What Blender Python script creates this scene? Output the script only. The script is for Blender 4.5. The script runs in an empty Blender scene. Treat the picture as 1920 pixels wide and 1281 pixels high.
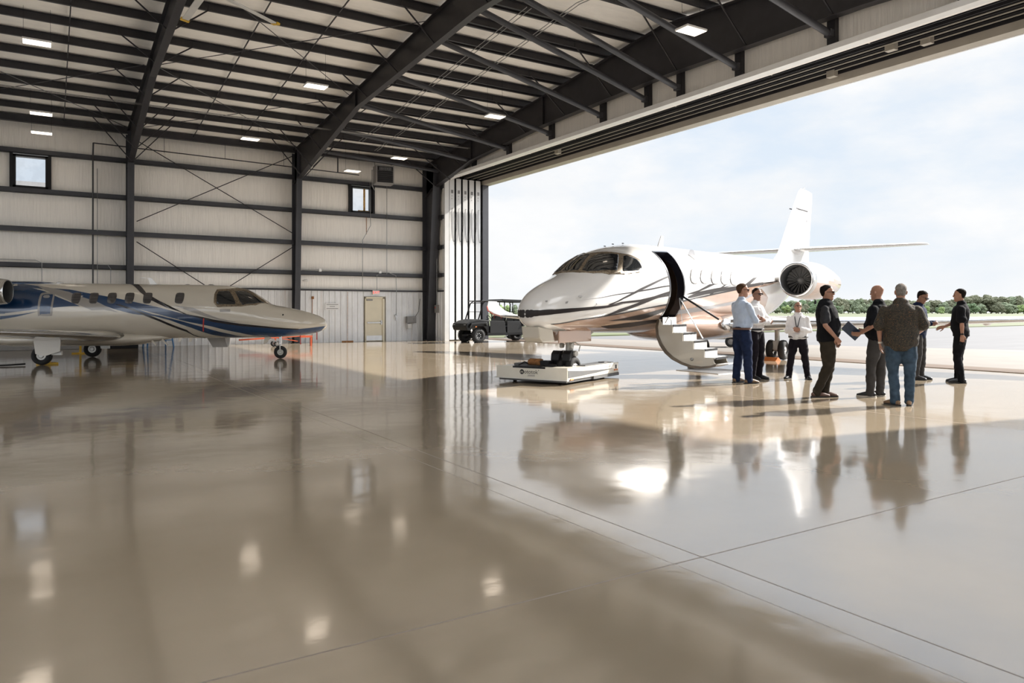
SKY = .505
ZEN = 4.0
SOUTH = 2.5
SUN = 6.3
EXPO = 1.0
LAMP = 2.2
import bpy, math, random
from mathutils import Vector, Matrix, Euler
import bmesh
random.seed(7)
PI = math.pi
sc = bpy.context.scene
COL = sc.collection

# ---------------------------------------------------------------- materials
def _nodes(name):
    m = bpy.data.materials.new(name); m.use_nodes = True
    nt = m.node_tree; b = nt.nodes['Principled BSDF']
    return m, nt, b
def N(nt, kind, **kw):
    n = nt.nodes.new(kind)
    for k, v in kw.items():
        if k in n.inputs: n.inputs[k].default_value = v
        else: setattr(n, k, v)
    return n
def MATH(nt, op, a, b=None, c=None, clamp=False):
    n = nt.nodes.new('ShaderNodeMath'); n.operation = op; n.use_clamp = clamp
    for i, v in enumerate((a, b, c)):
        if v is None: continue
        if isinstance(v, (int, float)): n.inputs[i].default_value = v
        else: nt.links.new(v, n.inputs[i])
    return n.outputs[0]
def MIX(nt, fac, a, b, blend='MIX'):
    n = nt.nodes.new('ShaderNodeMix'); n.data_type = 'RGBA'; n.blend_type = blend
    for i, v in ((0, fac), (6, a), (7, b)):
        if isinstance(v, (int, float)): n.inputs[i].default_value = v
        elif isinstance(v, tuple): n.inputs[i].default_value = (*v[:3], 1)
        else: nt.links.new(v, n.inputs[i])
    return n.outputs[2]
def COORD(nt, scale=(1, 1, 1), kind='Object'):
    tc = nt.nodes.new('ShaderNodeTexCoord'); mp = nt.nodes.new('ShaderNodeMapping')
    mp.inputs['Scale'].default_value = scale
    nt.links.new(tc.outputs[kind], mp.inputs['Vector']); return mp.outputs[0]
def NOISE(nt, vec, scale=5, detail=3, rough=.5):
    n = nt.nodes.new('ShaderNodeTexNoise'); n.inputs['Scale'].default_value = scale
    n.inputs['Detail'].default_value = detail; n.inputs['Roughness'].default_value = rough
    nt.links.new(vec, n.inputs['Vector']); return n.outputs['Fac']
def RAMP(nt, fac, stops):
    r = nt.nodes.new('ShaderNodeValToRGB'); e = r.color_ramp.elements
    while len(e) < len(stops): e.new(.5)
    for i, (p, c) in enumerate(stops):
        e[i].position = p; e[i].color = (*c, 1) if len(c) == 3 else c
    nt.links.new(fac, r.inputs[0]); return r.outputs[0]
def BUMP(nt, b, h, strength=.2, dist=.02):
    n = nt.nodes.new('ShaderNodeBump'); n.inputs['Strength'].default_value = strength
    n.inputs['Distance'].default_value = dist
    nt.links.new(h, n.inputs['Height']); nt.links.new(n.outputs[0], b.inputs['Normal'])
def mat(name, col, rough=.5, metal=0., var=.06, scale=6., coat=0., ior=1.5, bump=0., sc3=(1, 1, 1), spec=None, sheen=0):
    """plain painted / cloth / rubber surface with a little procedural variation"""
    m, nt, b = _nodes(name)
    v = COORD(nt, sc3); f = NOISE(nt, v, scale, 4)
    lo = tuple(max(0, c * (1 - var)) for c in col); hi = tuple(min(1, c * (1 + var)) for c in col)
    nt.links.new(RAMP(nt, f, [(.3, lo), (.7, hi)]), b.inputs['Base Color'])
    b.inputs['Roughness'].default_value = rough; b.inputs['Metallic'].default_value = metal
    b.inputs['IOR'].default_value = ior; b.inputs['Coat Weight'].default_value = coat
    b.inputs['Coat Roughness'].default_value = .05
    if spec is not None: b.inputs['Specular IOR Level'].default_value = spec
    if sheen: b.inputs['Sheen Weight'].default_value = sheen
    if bump: BUMP(nt, b, f, bump, .01)
    return m
def emat(name, col, strength):
    m, nt, b = _nodes(name)
    b.inputs['Base Color'].default_value = (*col, 1)
    b.inputs['Emission Color'].default_value = (*col, 1); b.inputs['Emission Strength'].default_value = strength
    return m
def insul(name, col, sx, sy, sz, bump=.5):
    """vinyl-faced insulation blanket: fine folds running one way"""
    m, nt, b = _nodes(name)
    v = COORD(nt, (sx, sy, sz)); f = NOISE(nt, v, 1.6, 5, .6)
    v2 = COORD(nt, (.5, .5, .5)); g = NOISE(nt, v2, 1.2, 3)
    c = RAMP(nt, f, [(.25, tuple(x * .9 for x in col)), (.6, col)])
    c = MIX(nt, MATH(nt, 'MULTIPLY', g, .25), c, tuple(x * .78 for x in col))
    nt.links.new(c, b.inputs['Base Color'])
    b.inputs['Roughness'].default_value = .45
    BUMP(nt, b, f, bump, .05)
    return m

M = {}
M['steel'] = mat('painted_dark_steel', (.024, .022, .025), .45, 0, .18, 3)
M['steel_b'] = mat('painted_grey_steel', (.040, .040, .046), .45, 0, .12, 3)
M['white'] = mat('white_paint', (.72, .71, .69), .4, 0, .04, 3)
M['offwhite'] = mat('offwhite_trim', (.62, .60, .56), .45, 0, .06, 3)
M['tan'] = mat('tan_trim', (.40, .36, .30), .5, 0, .08, 2)
M['black'] = mat('black_plastic', (.008, .008, .009), .5, 0, .2, 9, spec=.3)
M['rubber'] = mat('black_rubber', (.011, .0105, .010), .8, 0, .2, 20)
M['chrome'] = mat('bare_metal', (.62, .62, .62), .18, 1., .05, 9)
M['alu'] = mat('brushed_aluminium', (.5, .5, .5), .35, .9, .08, 9)
M['galv'] = mat('galvanised_conduit', (.35, .35, .34), .4, .6, .1, 9)
M['insul_wall'] = insul('wall_insulation', (.92, .87, .80), 9, 9, .45, .55)
M['insul_roof'] = insul('roof_insulation', (.95, .90, .82), .8, 2.6, 1, .35)
M['red'] = mat('red_paint', (.45, .03, .02), .45)
M['yellow'] = mat('yellow_paint', (.62, .38, .03), .45)
M['blue'] = mat('blue_paint', (.03, .14, .32), .45)
M['orange'] = mat('orange_paint', (.62, .2, .05), .45)
M['rust'] = mat('rust_stain', (.30, .13, .04), .8, 0, .5, 14)
M['cream'] = mat('cream_door_paint', (.66, .59, .44), .4, 0, .03, 3)
M['box'] = mat('grey_enclosure', (.22, .21, .20), .45)
M['glassd'] = mat('dark_glass', (.012, .013, .014), .04, 0, .1, 3, ior=1.55)

def liner():
    m, nt, b = _nodes('ribbed_liner_panel')
    v = COORD(nt, (.6, .6, .25)); f = NOISE(nt, v, 6, 4, .65)
    c = RAMP(nt, f, [(.35, (.68, .68, .68)), (.65, (.78, .78, .78))])
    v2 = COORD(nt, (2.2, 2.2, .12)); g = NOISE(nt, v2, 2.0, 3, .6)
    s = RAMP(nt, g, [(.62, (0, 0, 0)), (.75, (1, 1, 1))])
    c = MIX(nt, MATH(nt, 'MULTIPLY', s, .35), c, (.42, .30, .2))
    nt.links.new(c, b.inputs['Base Color']); b.inputs['Roughness'].default_value = .4
    return m
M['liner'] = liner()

def floor_mat():
    m, nt, b = _nodes('glossy_epoxy_floor')
    tc = nt.nodes.new('ShaderNodeTexCoord'); sp = nt.nodes.new('ShaderNodeSeparateXYZ')
    nt.links.new(tc.outputs['Object'], sp.inputs[0])
    X, Y = sp.outputs[0], sp.outputs[1]
    a = NOISE(nt, COORD(nt, (.35, .35, 1)), 1.3, 5, .6)
    b2 = NOISE(nt, COORD(nt, (1, .22, 1)), 3.0, 5, .65)
    c = RAMP(nt, a, [(.3, (.27, .215, .15)), (.7, (.315, .255, .185))])
    c = MIX(nt, MATH(nt, 'MULTIPLY', b2, .3), c, (.30, .24, .165))
    # saw-cut joints (lines)
    def line(coord, off, per, w):
        q = MATH(nt, 'SUBTRACT', coord, off)
        q = MATH(nt, 'PINGPONG', q, per / 2)
        return MATH(nt, 'LESS_THAN', q, w)
    l1 = line(X, 3.15, 6.53, .006); l2 = line(Y, 2.97, 6.53, .006)
    q3 = MATH(nt, 'LESS_THAN', MATH(nt, 'ABSOLUTE', MATH(nt, 'SUBTRACT', X, 2.93)), .004)
    ln = MATH(nt, 'MAXIMUM', MATH(nt, 'MAXIMUM', l1, l2), MATH(nt, 'MULTIPLY', q3, .6))
    c = MIX(nt, MATH(nt, 'MULTIPLY', ln, .6), c, (.07, .05, .04))
    nt.links.new(c, b.inputs['Base Color'])
    r = NOISE(nt, COORD(nt, (1, 1, 1)), 2.2, 6, .7)
    rr = MATH(nt, 'MULTIPLY_ADD', r, .11, .03)
    rr = MATH(nt, 'MAXIMUM', rr, MATH(nt, 'MULTIPLY', ln, .6))
    nt.links.new(rr, b.inputs['Roughness'])
    nt.links.new(MATH(nt, 'SUBTRACT', 3.7, MATH(nt, 'MULTIPLY', ln, 1.5)), b.inputs['IOR'])
    w = NOISE(nt, COORD(nt, (1, 1, 1)), 1.1, 2, .5)
    w2 = NOISE(nt, COORD(nt, (1, 1, 1)), 9, 2, .5)
    w3 = NOISE(nt, COORD(nt, (1, 1, 1)), 38, 2, .6)
    h = MATH(nt, 'ADD', MATH(nt, 'ADD', w, MATH(nt, 'MULTIPLY', w2, .06)), MATH(nt, 'MULTIPLY', w3, .018))
    BUMP(nt, b, h, .10, .05)
    return m
M['floor'] = floor_mat()

def ground_mat(name, c0, c1, scale, streak=(1, 1, 1), c2=None, rough=.85, bump=.1):
    m, nt, b = _nodes(name)
    a = NOISE(nt, COORD(nt, streak), scale, 6, .65)
    c = RAMP(nt, a, [(.3, c0), (.7, c1)])
    if c2:
        g = NOISE(nt, COORD(nt, (1, 1, 1)), scale * .15, 4)
        c = MIX(nt, g, c, c2)
    nt.links.new(c, b.inputs['Base Color']); b.inputs['Roughness'].default_value = rough
    BUMP(nt, b, a, bump, .02)
    return m
M['concrete'] = ground_mat('apron_concrete', (.125, .105, .085), (.15, .13, .105), .8)
M['asphalt'] = ground_mat('worn_asphalt', (.075, .071, .069), (.092, .088, .085), .6, (.25, 1.5, 1))
M['grass'] = ground_mat('mown_grass', (.045, .065, .014), (.07, .085, .022), .5, c2=(.085, .085, .042))
M['thresh'] = ground_mat('weathered_threshold', (.065, .036, .018), (.10, .062, .035), 3, (4, .5, 1))

# ---------------------------------------------------------------- mesh helper
class MB:
    def __init__(s): s.v = []; s.f = []; s.mi = []; s.cur = 0; s.sm = []; s.smooth = False
    def add(s, vs, fs):
        o = len(s.v); s.v += [tuple(p) for p in vs]
        for f in fs: s.f.append(tuple(i + o for i in f)); s.mi.append(s.cur); s.sm.append(s.smooth)
        return s
    def box(s, c, d, rz=0, m=None):
        x, y, z = d[0] / 2, d[1] / 2, d[2] / 2
        vs = [Vector((i * x, j * y, k * z)) for i in (-1, 1) for j in (-1, 1) for k in (-1, 1)]
        R = m if m is not None else Matrix.Rotation(rz, 3, 'Z')
        vs = [R @ v + Vector(c) for v in vs]
        return s.add(vs, [(0, 1, 3, 2), (4, 6, 7, 5), (0, 4, 5, 1), (2, 3, 7, 6), (0, 2, 6, 4), (1, 5, 7, 3)])
    def b2(s, x0, x1, y0, y1, z0, z1):
        return s.box(((x0 + x1) / 2, (y0 + y1) / 2, (z0 + z1) / 2), (abs(x1 - x0), abs(y1 - y0), abs(z1 - z0)))
    def bar(s, p0, p1, w, h):
        p0, p1 = Vector(p0), Vector(p1); d = p1 - p0
        R = d.to_track_quat('X', 'Z').to_matrix()
        return s.box((p0 + p1) / 2, (d.length, w, h), m=R)
    def cyl(s, p0, p1, r, r1=None, n=12, cap=True):
        p0, p1 = Vector(p0), Vector(p1); r1 = r if r1 is None else r1
        R = (p1 - p0).to_track_quat('Z', 'Y').to_matrix()
        vs = []
        for p, rr in ((p0, r), (p1, r1)):
            for i in range(n):
                a = 2 * PI * i / n; vs.append(R @ Vector((rr * math.cos(a), rr * math.sin(a), 0)) + p)
        fs = [(i, (i + 1) % n, n + (i + 1) % n, n + i) for i in range(n)]
        if cap: fs += [tuple(range(n - 1, -1, -1)), tuple(range(n, 2 * n))]
        return s.add(vs, fs)
    def tube(s, pts, r, n=8):
        P = [Vector(p) for p in pts]; rings = []
        rr = r if isinstance(r, (list, tuple)) else [r] * len(P)
        up = None
        for i, p in enumerate(P):
            d = (P[min(i + 1, len(P) - 1)] - P[max(i - 1, 0)]).normalized()
            if up is None:
                up = Vector((0, 0, 1)) if abs(d.z) < .9 else Vector((1, 0, 0))
            a = d.cross(up).normalized(); up2 = a.cross(d).normalized(); up = up2
            rings.append([p + a * rr[i] * math.cos(t * 2 * PI / n) + up2 * rr[i] * math.sin(t * 2 * PI / n) for t in range(n)])
        return s.loft(rings)
    def loft(s, rings, closed=True, cap0=True, cap1=True):
        n = len(rings[0]); vs = [p for r in rings for p in r]; fs = []
        for i in range(len(rings) - 1):
            for j in range(n if closed else n - 1):
                k = (j + 1) % n
                fs.append((i * n + j, i * n + k, (i + 1) * n + k, (i + 1) * n + j))
        if closed and cap0: fs.append(tuple(range(n - 1, -1, -1)))
        if closed and cap1: fs.append(tuple((len(rings) - 1) * n + i for i in range(n)))
        return s.add(vs, fs)
    def prism(s, poly, axis, a, b):
        """extrude a 2D polygon along axis 'x','y','z' from a to b (poly in the other two coords in order)"""
        def P(u, v, w):
            return {'x': (w, u, v), 'y': (u, w, v), 'z': (u, v, w)}[axis]
        n = len(poly); vs = [P(u, v, a) for u, v in poly] + [P(u, v, b) for u, v in poly]
        fs = [(i, (i + 1) % n, n + (i + 1) % n, n + i) for i in range(n)]
        fs += [tuple(range(n - 1, -1, -1)), tuple(range(n, 2 * n))]
        return s.add(vs, fs)
    def ball(s, c, r, n=12, m=8, sc3=(1, 1, 1)):
        rings = []
        for i in range(m + 1):
            t = PI * i / m
            rings.append([(c[0] + sc3[0] * r * math.sin(t + 1e-4) * math.cos(2 * PI * j / n), c[1] + sc3[1] * r * math.sin(t + 1e-4) * math.sin(2 * PI * j / n), c[2] - sc3[2] * r * math.cos(t)) for j in range(n)])
        return s.loft(rings)
    def torus(s, c, axis, R, r, n=24, m=8, sq=1.0):
        """tyre-like ring about axis vector"""
        A = Vector(axis).normalized(); Q = A.to_track_quat('Z', 'Y').to_matrix(); rings = []
        for i in range(n + 1):
            a = 2 * PI * i / n
            ring = []
            for j in range(m):
                b = 2 * PI * j / m
                cb, sb = math.cos(b), math.sin(b)
                k = max(abs(cb), abs(sb)) ** -.35
                ring.append(Q @ Vector(((R + r * cb * k) * math.cos(a), (R + r * cb * k) * math.sin(a), r * sq * sb * k)) + Vector(c))
            rings.append(ring)
        return s.loft(rings, cap0=False, cap1=False)
    def build(s, name, m, parent=None, smooth=None, bevel=0, angle=None, sub=0):
        me = bpy.data.meshes.new(name); me.from_pydata(s.v, [], s.f)
        ms = m if isinstance(m, (list, tuple)) else [m]
        for x in ms: me.materials.append(M[x] if isinstance(x, str) else x)
        me.polygons.foreach_set('material_index', s.mi)
        if smooth is not None: me.polygons.foreach_set('use_smooth', [smooth] * len(s.f))
        else: me.polygons.foreach_set('use_smooth', s.sm)
        bm = bmesh.new(); bm.from_mesh(me)
        bmesh.ops.remove_doubles(bm, verts=bm.verts, dist=1e-5) if smooth else None
        bmesh.ops.recalc_face_normals(bm, faces=bm.faces)
        bm.to_mesh(me); bm.free()
        if angle is not None:
            me.polygons.foreach_set('use_smooth', [True] * len(me.polygons)); me.set_sharp_from_angle(angle=math.radians(angle))
        me.update()
        o = bpy.data.objects.new(name, me); COL.objects.link(o)
        if parent is not None: o.parent = parent
        if bevel:
            bv = o.modifiers.new('bevel', 'BEVEL'); bv.width = bevel; bv.segments = 2; bv.limit_method = 'ANGLE'
        if sub:
            sm = o.modifiers.new('sub', 'SUBSURF'); sm.levels = sub; sm.render_levels = sub
        return o
def tag(o, label=None, cat=None, group=None, kind=None):
    if label: o['label'] = label
    if cat: o['category'] = cat
    if group: o['group'] = group
    if kind: o['kind'] = kind
    return o
def empty(name, loc=(0, 0, 0), rz=0, label=None, cat=None, group=None):
    o = bpy.data.objects.new(name, None); COL.objects.link(o)
    o.location = loc; o.rotation_euler = (0, 0, rz); o.empty_display_size = .2
    return tag(o, label, cat, group)
def copy_tree(o, parent=None):
    c = o.copy(); COL.objects.link(c)
    if parent is not None: c.parent = parent
    for ch in list(o.children): copy_tree(ch, c)
    return c
def text_obj(name, s, size, m, parent, loc, rot, depth=.002, align='CENTER', sx=1):
    cu = bpy.data.curves.new(name, 'FONT'); cu.body = s; cu.size = size; cu.extrude = depth
    cu.align_x = align; cu.align_y = 'CENTER'
    t = bpy.data.objects.new(name, cu); COL.objects.link(t)
    dg = bpy.context.evaluated_depsgraph_get(); me = bpy.data.meshes.new_from_object(t.evaluated_get(dg))
    bpy.data.objects.remove(t)
    me.materials.clear(); me.materials.append(M[m] if isinstance(m, str) else m)
    o = bpy.data.objects.new(name, me); COL.objects.link(o); o.parent = parent
    o.location = loc; o.rotation_euler = rot; o.scale = (sx, 1, 1)
    return o
ORD = ['first', 'second', 'third', 'fourth', 'fifth', 'sixth', 'seventh', 'eighth', 'ninth', 'tenth', 'eleventh', 'twelfth', 'thirteenth', 'fourteenth', 'fifteenth', 'sixteenth']

# ---------------------------------------------------------------- camera, sky, sun
HC = 1.4
cam = bpy.data.cameras.new('camera'); co = bpy.data.objects.new('camera', cam); COL.objects.link(co)
FPX = 1380.; tA = math.atan2(3150 - 960, FPX)
yaw = PI / 2 - tA
FW = Vector((math.cos(tA), math.sin(tA), 0))
co.location = (0, 0, HC)
co.rotation_euler = (PI / 2, 0, math.atan2(FW.y, FW.x) - PI / 2)
cam.sensor_width = 36; cam.lens = 36 * FPX / 1920
cam.shift_y = (584 - 640.5) / 1920
cam.clip_end = 3000; cam.clip_start = .05
sc.camera = co

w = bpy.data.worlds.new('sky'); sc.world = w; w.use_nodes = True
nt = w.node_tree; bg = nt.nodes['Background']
tc = nt.nodes.new('ShaderNodeTexCoord'); sp = nt.nodes.new('ShaderNodeSeparateXYZ')
nt.links.new(tc.outputs['Generated'], sp.inputs[0])
z = sp.outputs[2]
grad = RAMP(nt, z, [(0., (.93, .95, .97)), (.08, (.80, .88, .965)), (.35, (.70, .81, .95)), (1., (.42, .58, .85))])
mp = nt.nodes.new('ShaderNodeMapping'); mp.inputs['Scale'].default_value = (1, 1, 2.4); mp.inputs['Location'].default_value = (.35, .1, .15)
nt.links.new(tc.outputs['Generated'], mp.inputs[0])
cl = NOISE(nt, mp.outputs[0], 2.6, 7, .56)
cm = RAMP(nt, cl, [(.40, (0, 0, 0)), (.54, (1, 1, 1))])
cl2 = NOISE(nt, mp.outputs[0], 5.0, 5, .6)
ccol = RAMP(nt, cl2, [(.3, (.90, .92, .945)), (.65, (1.0, 1.0, 1.0))])
skyc = MIX(nt, MATH(nt, 'MULTIPLY', cm, .93), grad, ccol)
nt.links.new(skyc, bg.inputs[0])
# sky brightened towards the zenith, out of view, added to fill the interior
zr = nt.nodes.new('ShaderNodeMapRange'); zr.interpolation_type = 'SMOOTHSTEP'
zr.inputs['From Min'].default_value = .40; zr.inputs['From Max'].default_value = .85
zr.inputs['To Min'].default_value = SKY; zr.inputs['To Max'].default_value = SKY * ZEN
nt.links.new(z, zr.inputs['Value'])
# unseen side of the sky brightened, added as fill for the walls
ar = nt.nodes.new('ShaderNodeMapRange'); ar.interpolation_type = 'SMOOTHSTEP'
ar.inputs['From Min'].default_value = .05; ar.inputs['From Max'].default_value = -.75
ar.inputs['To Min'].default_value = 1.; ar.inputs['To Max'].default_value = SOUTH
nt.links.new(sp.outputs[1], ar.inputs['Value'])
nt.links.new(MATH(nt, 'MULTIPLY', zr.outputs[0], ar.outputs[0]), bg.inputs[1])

sun = bpy.data.lights.new('sun', 'SUN'); so = bpy.data.objects.new('sun', sun); COL.objects.link(so)
sdir = Vector((.986, -.152, math.tan(math.radians(31.3)))).normalized()
so.rotation_euler = sdir.to_track_quat('Z', 'Y').to_euler(); so.location = (40, -6, 25)
sun.energy = SUN; sun.angle = math.radians(.9); sun.color = (1, .955, .89)
sc.view_settings.view_transform = 'Standard'; sc.view_settings.look = 'None'
sc.view_settings.exposure = EXPO; sc.view_settings.gamma = 1
sc.view_settings.use_curve_mapping = False

sc.cycles.diffuse_bounces = 8; sc.cycles.max_bounces = 14
# ================================================================ the hangar
YB = 32.75; YF = -.75; XL = -13.; XR = 15.95
RIDGE = 16.2
def roofz(y): return 10.05 - .09 * abs(y - RIDGE)
def struct(o): o['kind'] = 'structure'; return o
# floor
struct(MB().b2(XL - .3, 18.55, YF - .3, 37, -.25, 0).build('floor', 'floor'))
# apron, taxiway, grass outside
def flat(name, poly, z, m, label=None, cat=None, th=.08):
    return MB().prism(poly, 'z', z - th, z).build(name, m)
struct(flat('taxiway_asphalt', [(18.56, -300), (700, -300), (700, 37), (700, 600), (18.56, 600)], -.05, 'asphalt'))
struct(flat('apron_front', [(XL - .3, -200), (18.5, -200), (18.5, YF - .4), (XL - .3, YF - .4)], -.01, 'concrete'))
struct(flat('apron_left', [(-300, -200), (XL - .32, -200), (XL - .32, 200), (-300, 200)], -.01, 'concrete'))
struct(flat('apron_concrete', [(18.6, -60), (37, -60), (32.3, 5), (29.8, 12.9), (27.5, 18), (24.4, 27.5), (22.6, 33.5), (18.6, 33.5)], -.01, 'concrete'))
struct(flat('grass_side', [(18.6, 33.6), (22.6, 33.6), (60, 33.6), (150, 40), (150, 300), (18.6, 300)], .02, 'grass'))
struct(flat('grass_infield', [(150, -300), (699, -300), (699, 600), (60, 600), (95, 120)], .03, 'grass'))
struct(flat('grass_island', [(57, 10), (66, 18), (90, 4), (120, -40), (75, -40), (58, -5)], .0, 'grass'))
struct(MB().b2(18.56, 19.7, -3, 33.5, -.06, .012).build('trim_1', 'thresh'))
# back wall: pillowed insulation between girts, ribbed liner below
GZ = [2.35, 3.12, 4.45, 5.87, 7.32, 8.42]
def pillow(mb, fn, u0, u1, v0, v1, depth, nu, nv, holes=()):
    """fn(u,v,d)->point; bulges by depth between the v edges"""
    g = {}
    for i in range(nu + 1):
        for j in range(nv + 1):
            u = u0 + (u1 - u0) * i / nu; t = j / nv
            d = depth * (1 - abs(2 * t - 1) ** 3.2)
            g[i, j] = len(mb.v); mb.v.append(tuple(fn(u, v0 + (v1 - v0) * t, d)))
    for i in range(nu):
        uc = u0 + (u1 - u0) * (i + .5) / nu
        if any(a < uc < b for a, b in holes): continue
        for j in range(nv):
            mb.f.append((g[i, j], g[i + 1, j], g[i + 1, j + 1], g[i, j + 1])); mb.mi.append(0); mb.sm.append(True)
WIN = [(-1.1, .0), (11.78, 12.83)]
wb = MB()
for k in range(5):
    z0, z1 = GZ[k], GZ[k + 1]
    segs = [(XL, XR)]
    if k == 3:
        segs = [(XL, WIN[0][0]), (WIN[0][1], WIN[1][0]), (WIN[1][1], XR)]
    for a, b in segs:
        pillow(wb, lambda u, v, d: (u, YB - d, v), a, b, z0, z1, .07, max(1, int((b - a) / .6)), 9)
wb.b2(XL, XR, YB, YB + .02, 0, 2.4)
wall_back = struct(wb.build('wall_back', 'insul_wall', smooth=None))
# outer skin with the two window holes
ws = MB()
for a, b, z0, z1 in [(XL, XR, -.2, 5.9), (XL, XR, 7.25, 9.2), (XL, WIN[0][0], 5.9, 7.25), (WIN[0][1], WIN[1][0], 5.9, 7.25), (WIN[1][1], XR, 5.9, 7.25)]:
    ws.b2(a, b, YB + .06, YB + .12, z0, z1)
ws.build('outer_skin', 'white', wall_back)
def liner_mb(fn, a, b, top=2.35, pitch=.27):
    mb = MB(); u = a; prof = []
    while u < b:
        prof += [(u, 0), (u + .02, .028), (u + .075, .028), (u + .095, 0), (u + .097, -.004), (u + .101, -.004), (u + .103, 0)]
        u += pitch
    prof.append((b, 0)); prof = [p for p in prof if p[0] <= b + 1e-6]
    vs = [fn(u, d, z) for z in (0.0, top) for u, d in prof]; n = len(prof)
    mb.add(vs, [(i, i + 1, n + i + 1, n + i) for i in range(n - 1)])
    return mb
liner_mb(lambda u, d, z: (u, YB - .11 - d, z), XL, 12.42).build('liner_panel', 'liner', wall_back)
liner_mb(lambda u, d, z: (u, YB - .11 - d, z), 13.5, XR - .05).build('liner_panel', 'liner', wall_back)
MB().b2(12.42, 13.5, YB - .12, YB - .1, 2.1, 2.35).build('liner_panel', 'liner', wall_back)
MB().b2(XL, XR, YB - .2, YB - .1, 2.33, 2.40).build('liner_cap', 'steel', wall_back)
# front, left walls
wf_ = MB(); wf_.b2(XL, XR + .2, YF - .15, YF, 0, 4.0).b2(XL, XR + .2, YF - .15, YF, 7.9, 9)
ADDED_CLR = [XL, -12.4, -7.4, -6.9, -1.9, -1.4, 3.4, 3.9, 8.7, 9.2, 14.0, XR + .2]  # high windows behind the camera, added to let in fill light
for a, b in zip(ADDED_CLR[::2], ADDED_CLR[1::2]): wf_.b2(a, b, YF - .15, YF, 4.0, 7.9)
struct(wf_.build('wall_front', 'insul_wall'))
for q, (a, b) in enumerate(zip(ADDED_CLR[1:-1:2], ADDED_CLR[2::2])):
    struct(MB().b2(a, a + .06, YF - .17, YF + .02, 4.0, 7.9).b2(b - .06, b, YF - .17, YF + .02, 4.0, 7.9).b2(a, b, YF - .17, YF + .02, 4.0, 4.06).b2(a, b, YF - .17, YF + .02, 7.84, 7.9).build('window_%d' % (q + 7), 'white'))
wl = MB()  # left end opened out of view, added to bring in sky light
wl.prism([(1.2, 7.6), (31.2, 7.6), (YB + .1, 7.6), (YB + .1, roofz(YB) + .1), (RIDGE, roofz(RIDGE) + .1), (YF - .1, roofz(YF) + .1), (YF - .1, 7.6)], 'x', XL - .15, XL)
wl.b2(XL - .15, XL, YF - .1, 1.2, 0, 7.6).b2(XL - .15, XL, 31.2, YB + .1, 0, 7.6)
struct(wl.build('wall_left', 'insul_wall'))
# right (door) wall: two stubs and the strip above the beam
wr = MB()
for k in range(5):
    z0, z1 = GZ[k], GZ[k + 1]
    pillow(wr, lambda u, v, d: (XR - d, u, v), 31.15, YB, z0, z1, .06, 4, 9)
wr.b2(XR, XR + .05, 31.15, YB, 0, 8.4)
wr.prism([(1.0, 7.6), (31.3, 7.6), (YB, 7.6), (YB, roofz(YB)), (RIDGE, roofz(RIDGE)), (YF, roofz(YF)), (YF, 7.6)], 'x', XR, XR + .08)
wr.b2(XR, XR + .1, YF, 1.0, 0, 8.6)
wall_right = struct(wr.build('wall_right', 'insul_wall'))
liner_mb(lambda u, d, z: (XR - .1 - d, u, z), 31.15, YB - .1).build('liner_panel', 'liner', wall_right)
MB().b2(XR - .18, XR - .08, 31.15, YB - .1, 2.33, 2.40).build('liner_cap', 'steel', wall_right)
for zz in GZ[1:5]:
    MB().b2(XR - .2, XR - .02, 31.12, YB - .1, zz - .09, zz + .09).build('wall_girt', 'steel', wall_right)
# ceiling
PUR = [32.55 - 1.268 * i for i in range(13)]
PUR2 = [RIDGE - .55 - 1.268 * i for i in range(13)]
ADDED_SKYL = [(-12, -9), (-7.5, -4.5), (4, 7), (10, 13)]  # added skylights, out of view, to brighten the interior
ce = MB(); ys = [YB] + PUR[1:] + PUR2 + [YF]
for i in range(len(ys) - 1):
    y0, y1 = ys[i], ys[i + 1]
    def fn(u, v, d): return (u, v, roofz(v) + .16 - d)
    hl = ADDED_SKYL if 1.0 < (y0 + y1) / 2 < 7.4 else ()
    pillow(ce, fn, XL, XR, y0, y1, .09, 58, 8 if not hl else 4, hl)
ceiling = struct(ce.build('ceiling', 'insul_roof'))
def opal():
    m = bpy.data.materials.new('opal_added_skylight'); m.use_nodes = True; nt = m.node_tree
    nt.nodes.remove(nt.nodes['Principled BSDF']); t = nt.nodes.new('ShaderNodeBsdfTranslucent')
    f = NOISE(nt, COORD(nt), 2, 2); nt.links.new(RAMP(nt, f, [(.4, (.86, .86, .85)), (.6, (.92, .92, .91))]), t.inputs[0])
    nt.links.new(t.outputs[0], nt.nodes['Material Output'].inputs[0]); return m
M['opal'] = opal()
rf = MB(); ysk = (PUR2[11], PUR2[7])
def rsheet(ya, yb, xa, xb): rf.prism([(ya, roofz(ya) + .2), (yb, roofz(yb) + .2), (yb, roofz(yb) + .28), (ya, roofz(ya) + .28)], 'x', xa, xb)
rsheet(RIDGE, YB + .3, XL - .3, XR + .3); rsheet(ysk[1], RIDGE, XL - .3, XR + .3); rsheet(YF - .3, ysk[0], XL - .3, XR + .3)
xs_ = [XL - .3] + [v for ab in ADDED_SKYL for v in ab] + [XR + .3]
for q in range(0, len(xs_), 2): rsheet(ysk[0], ysk[1], xs_[q], xs_[q + 1])
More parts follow.
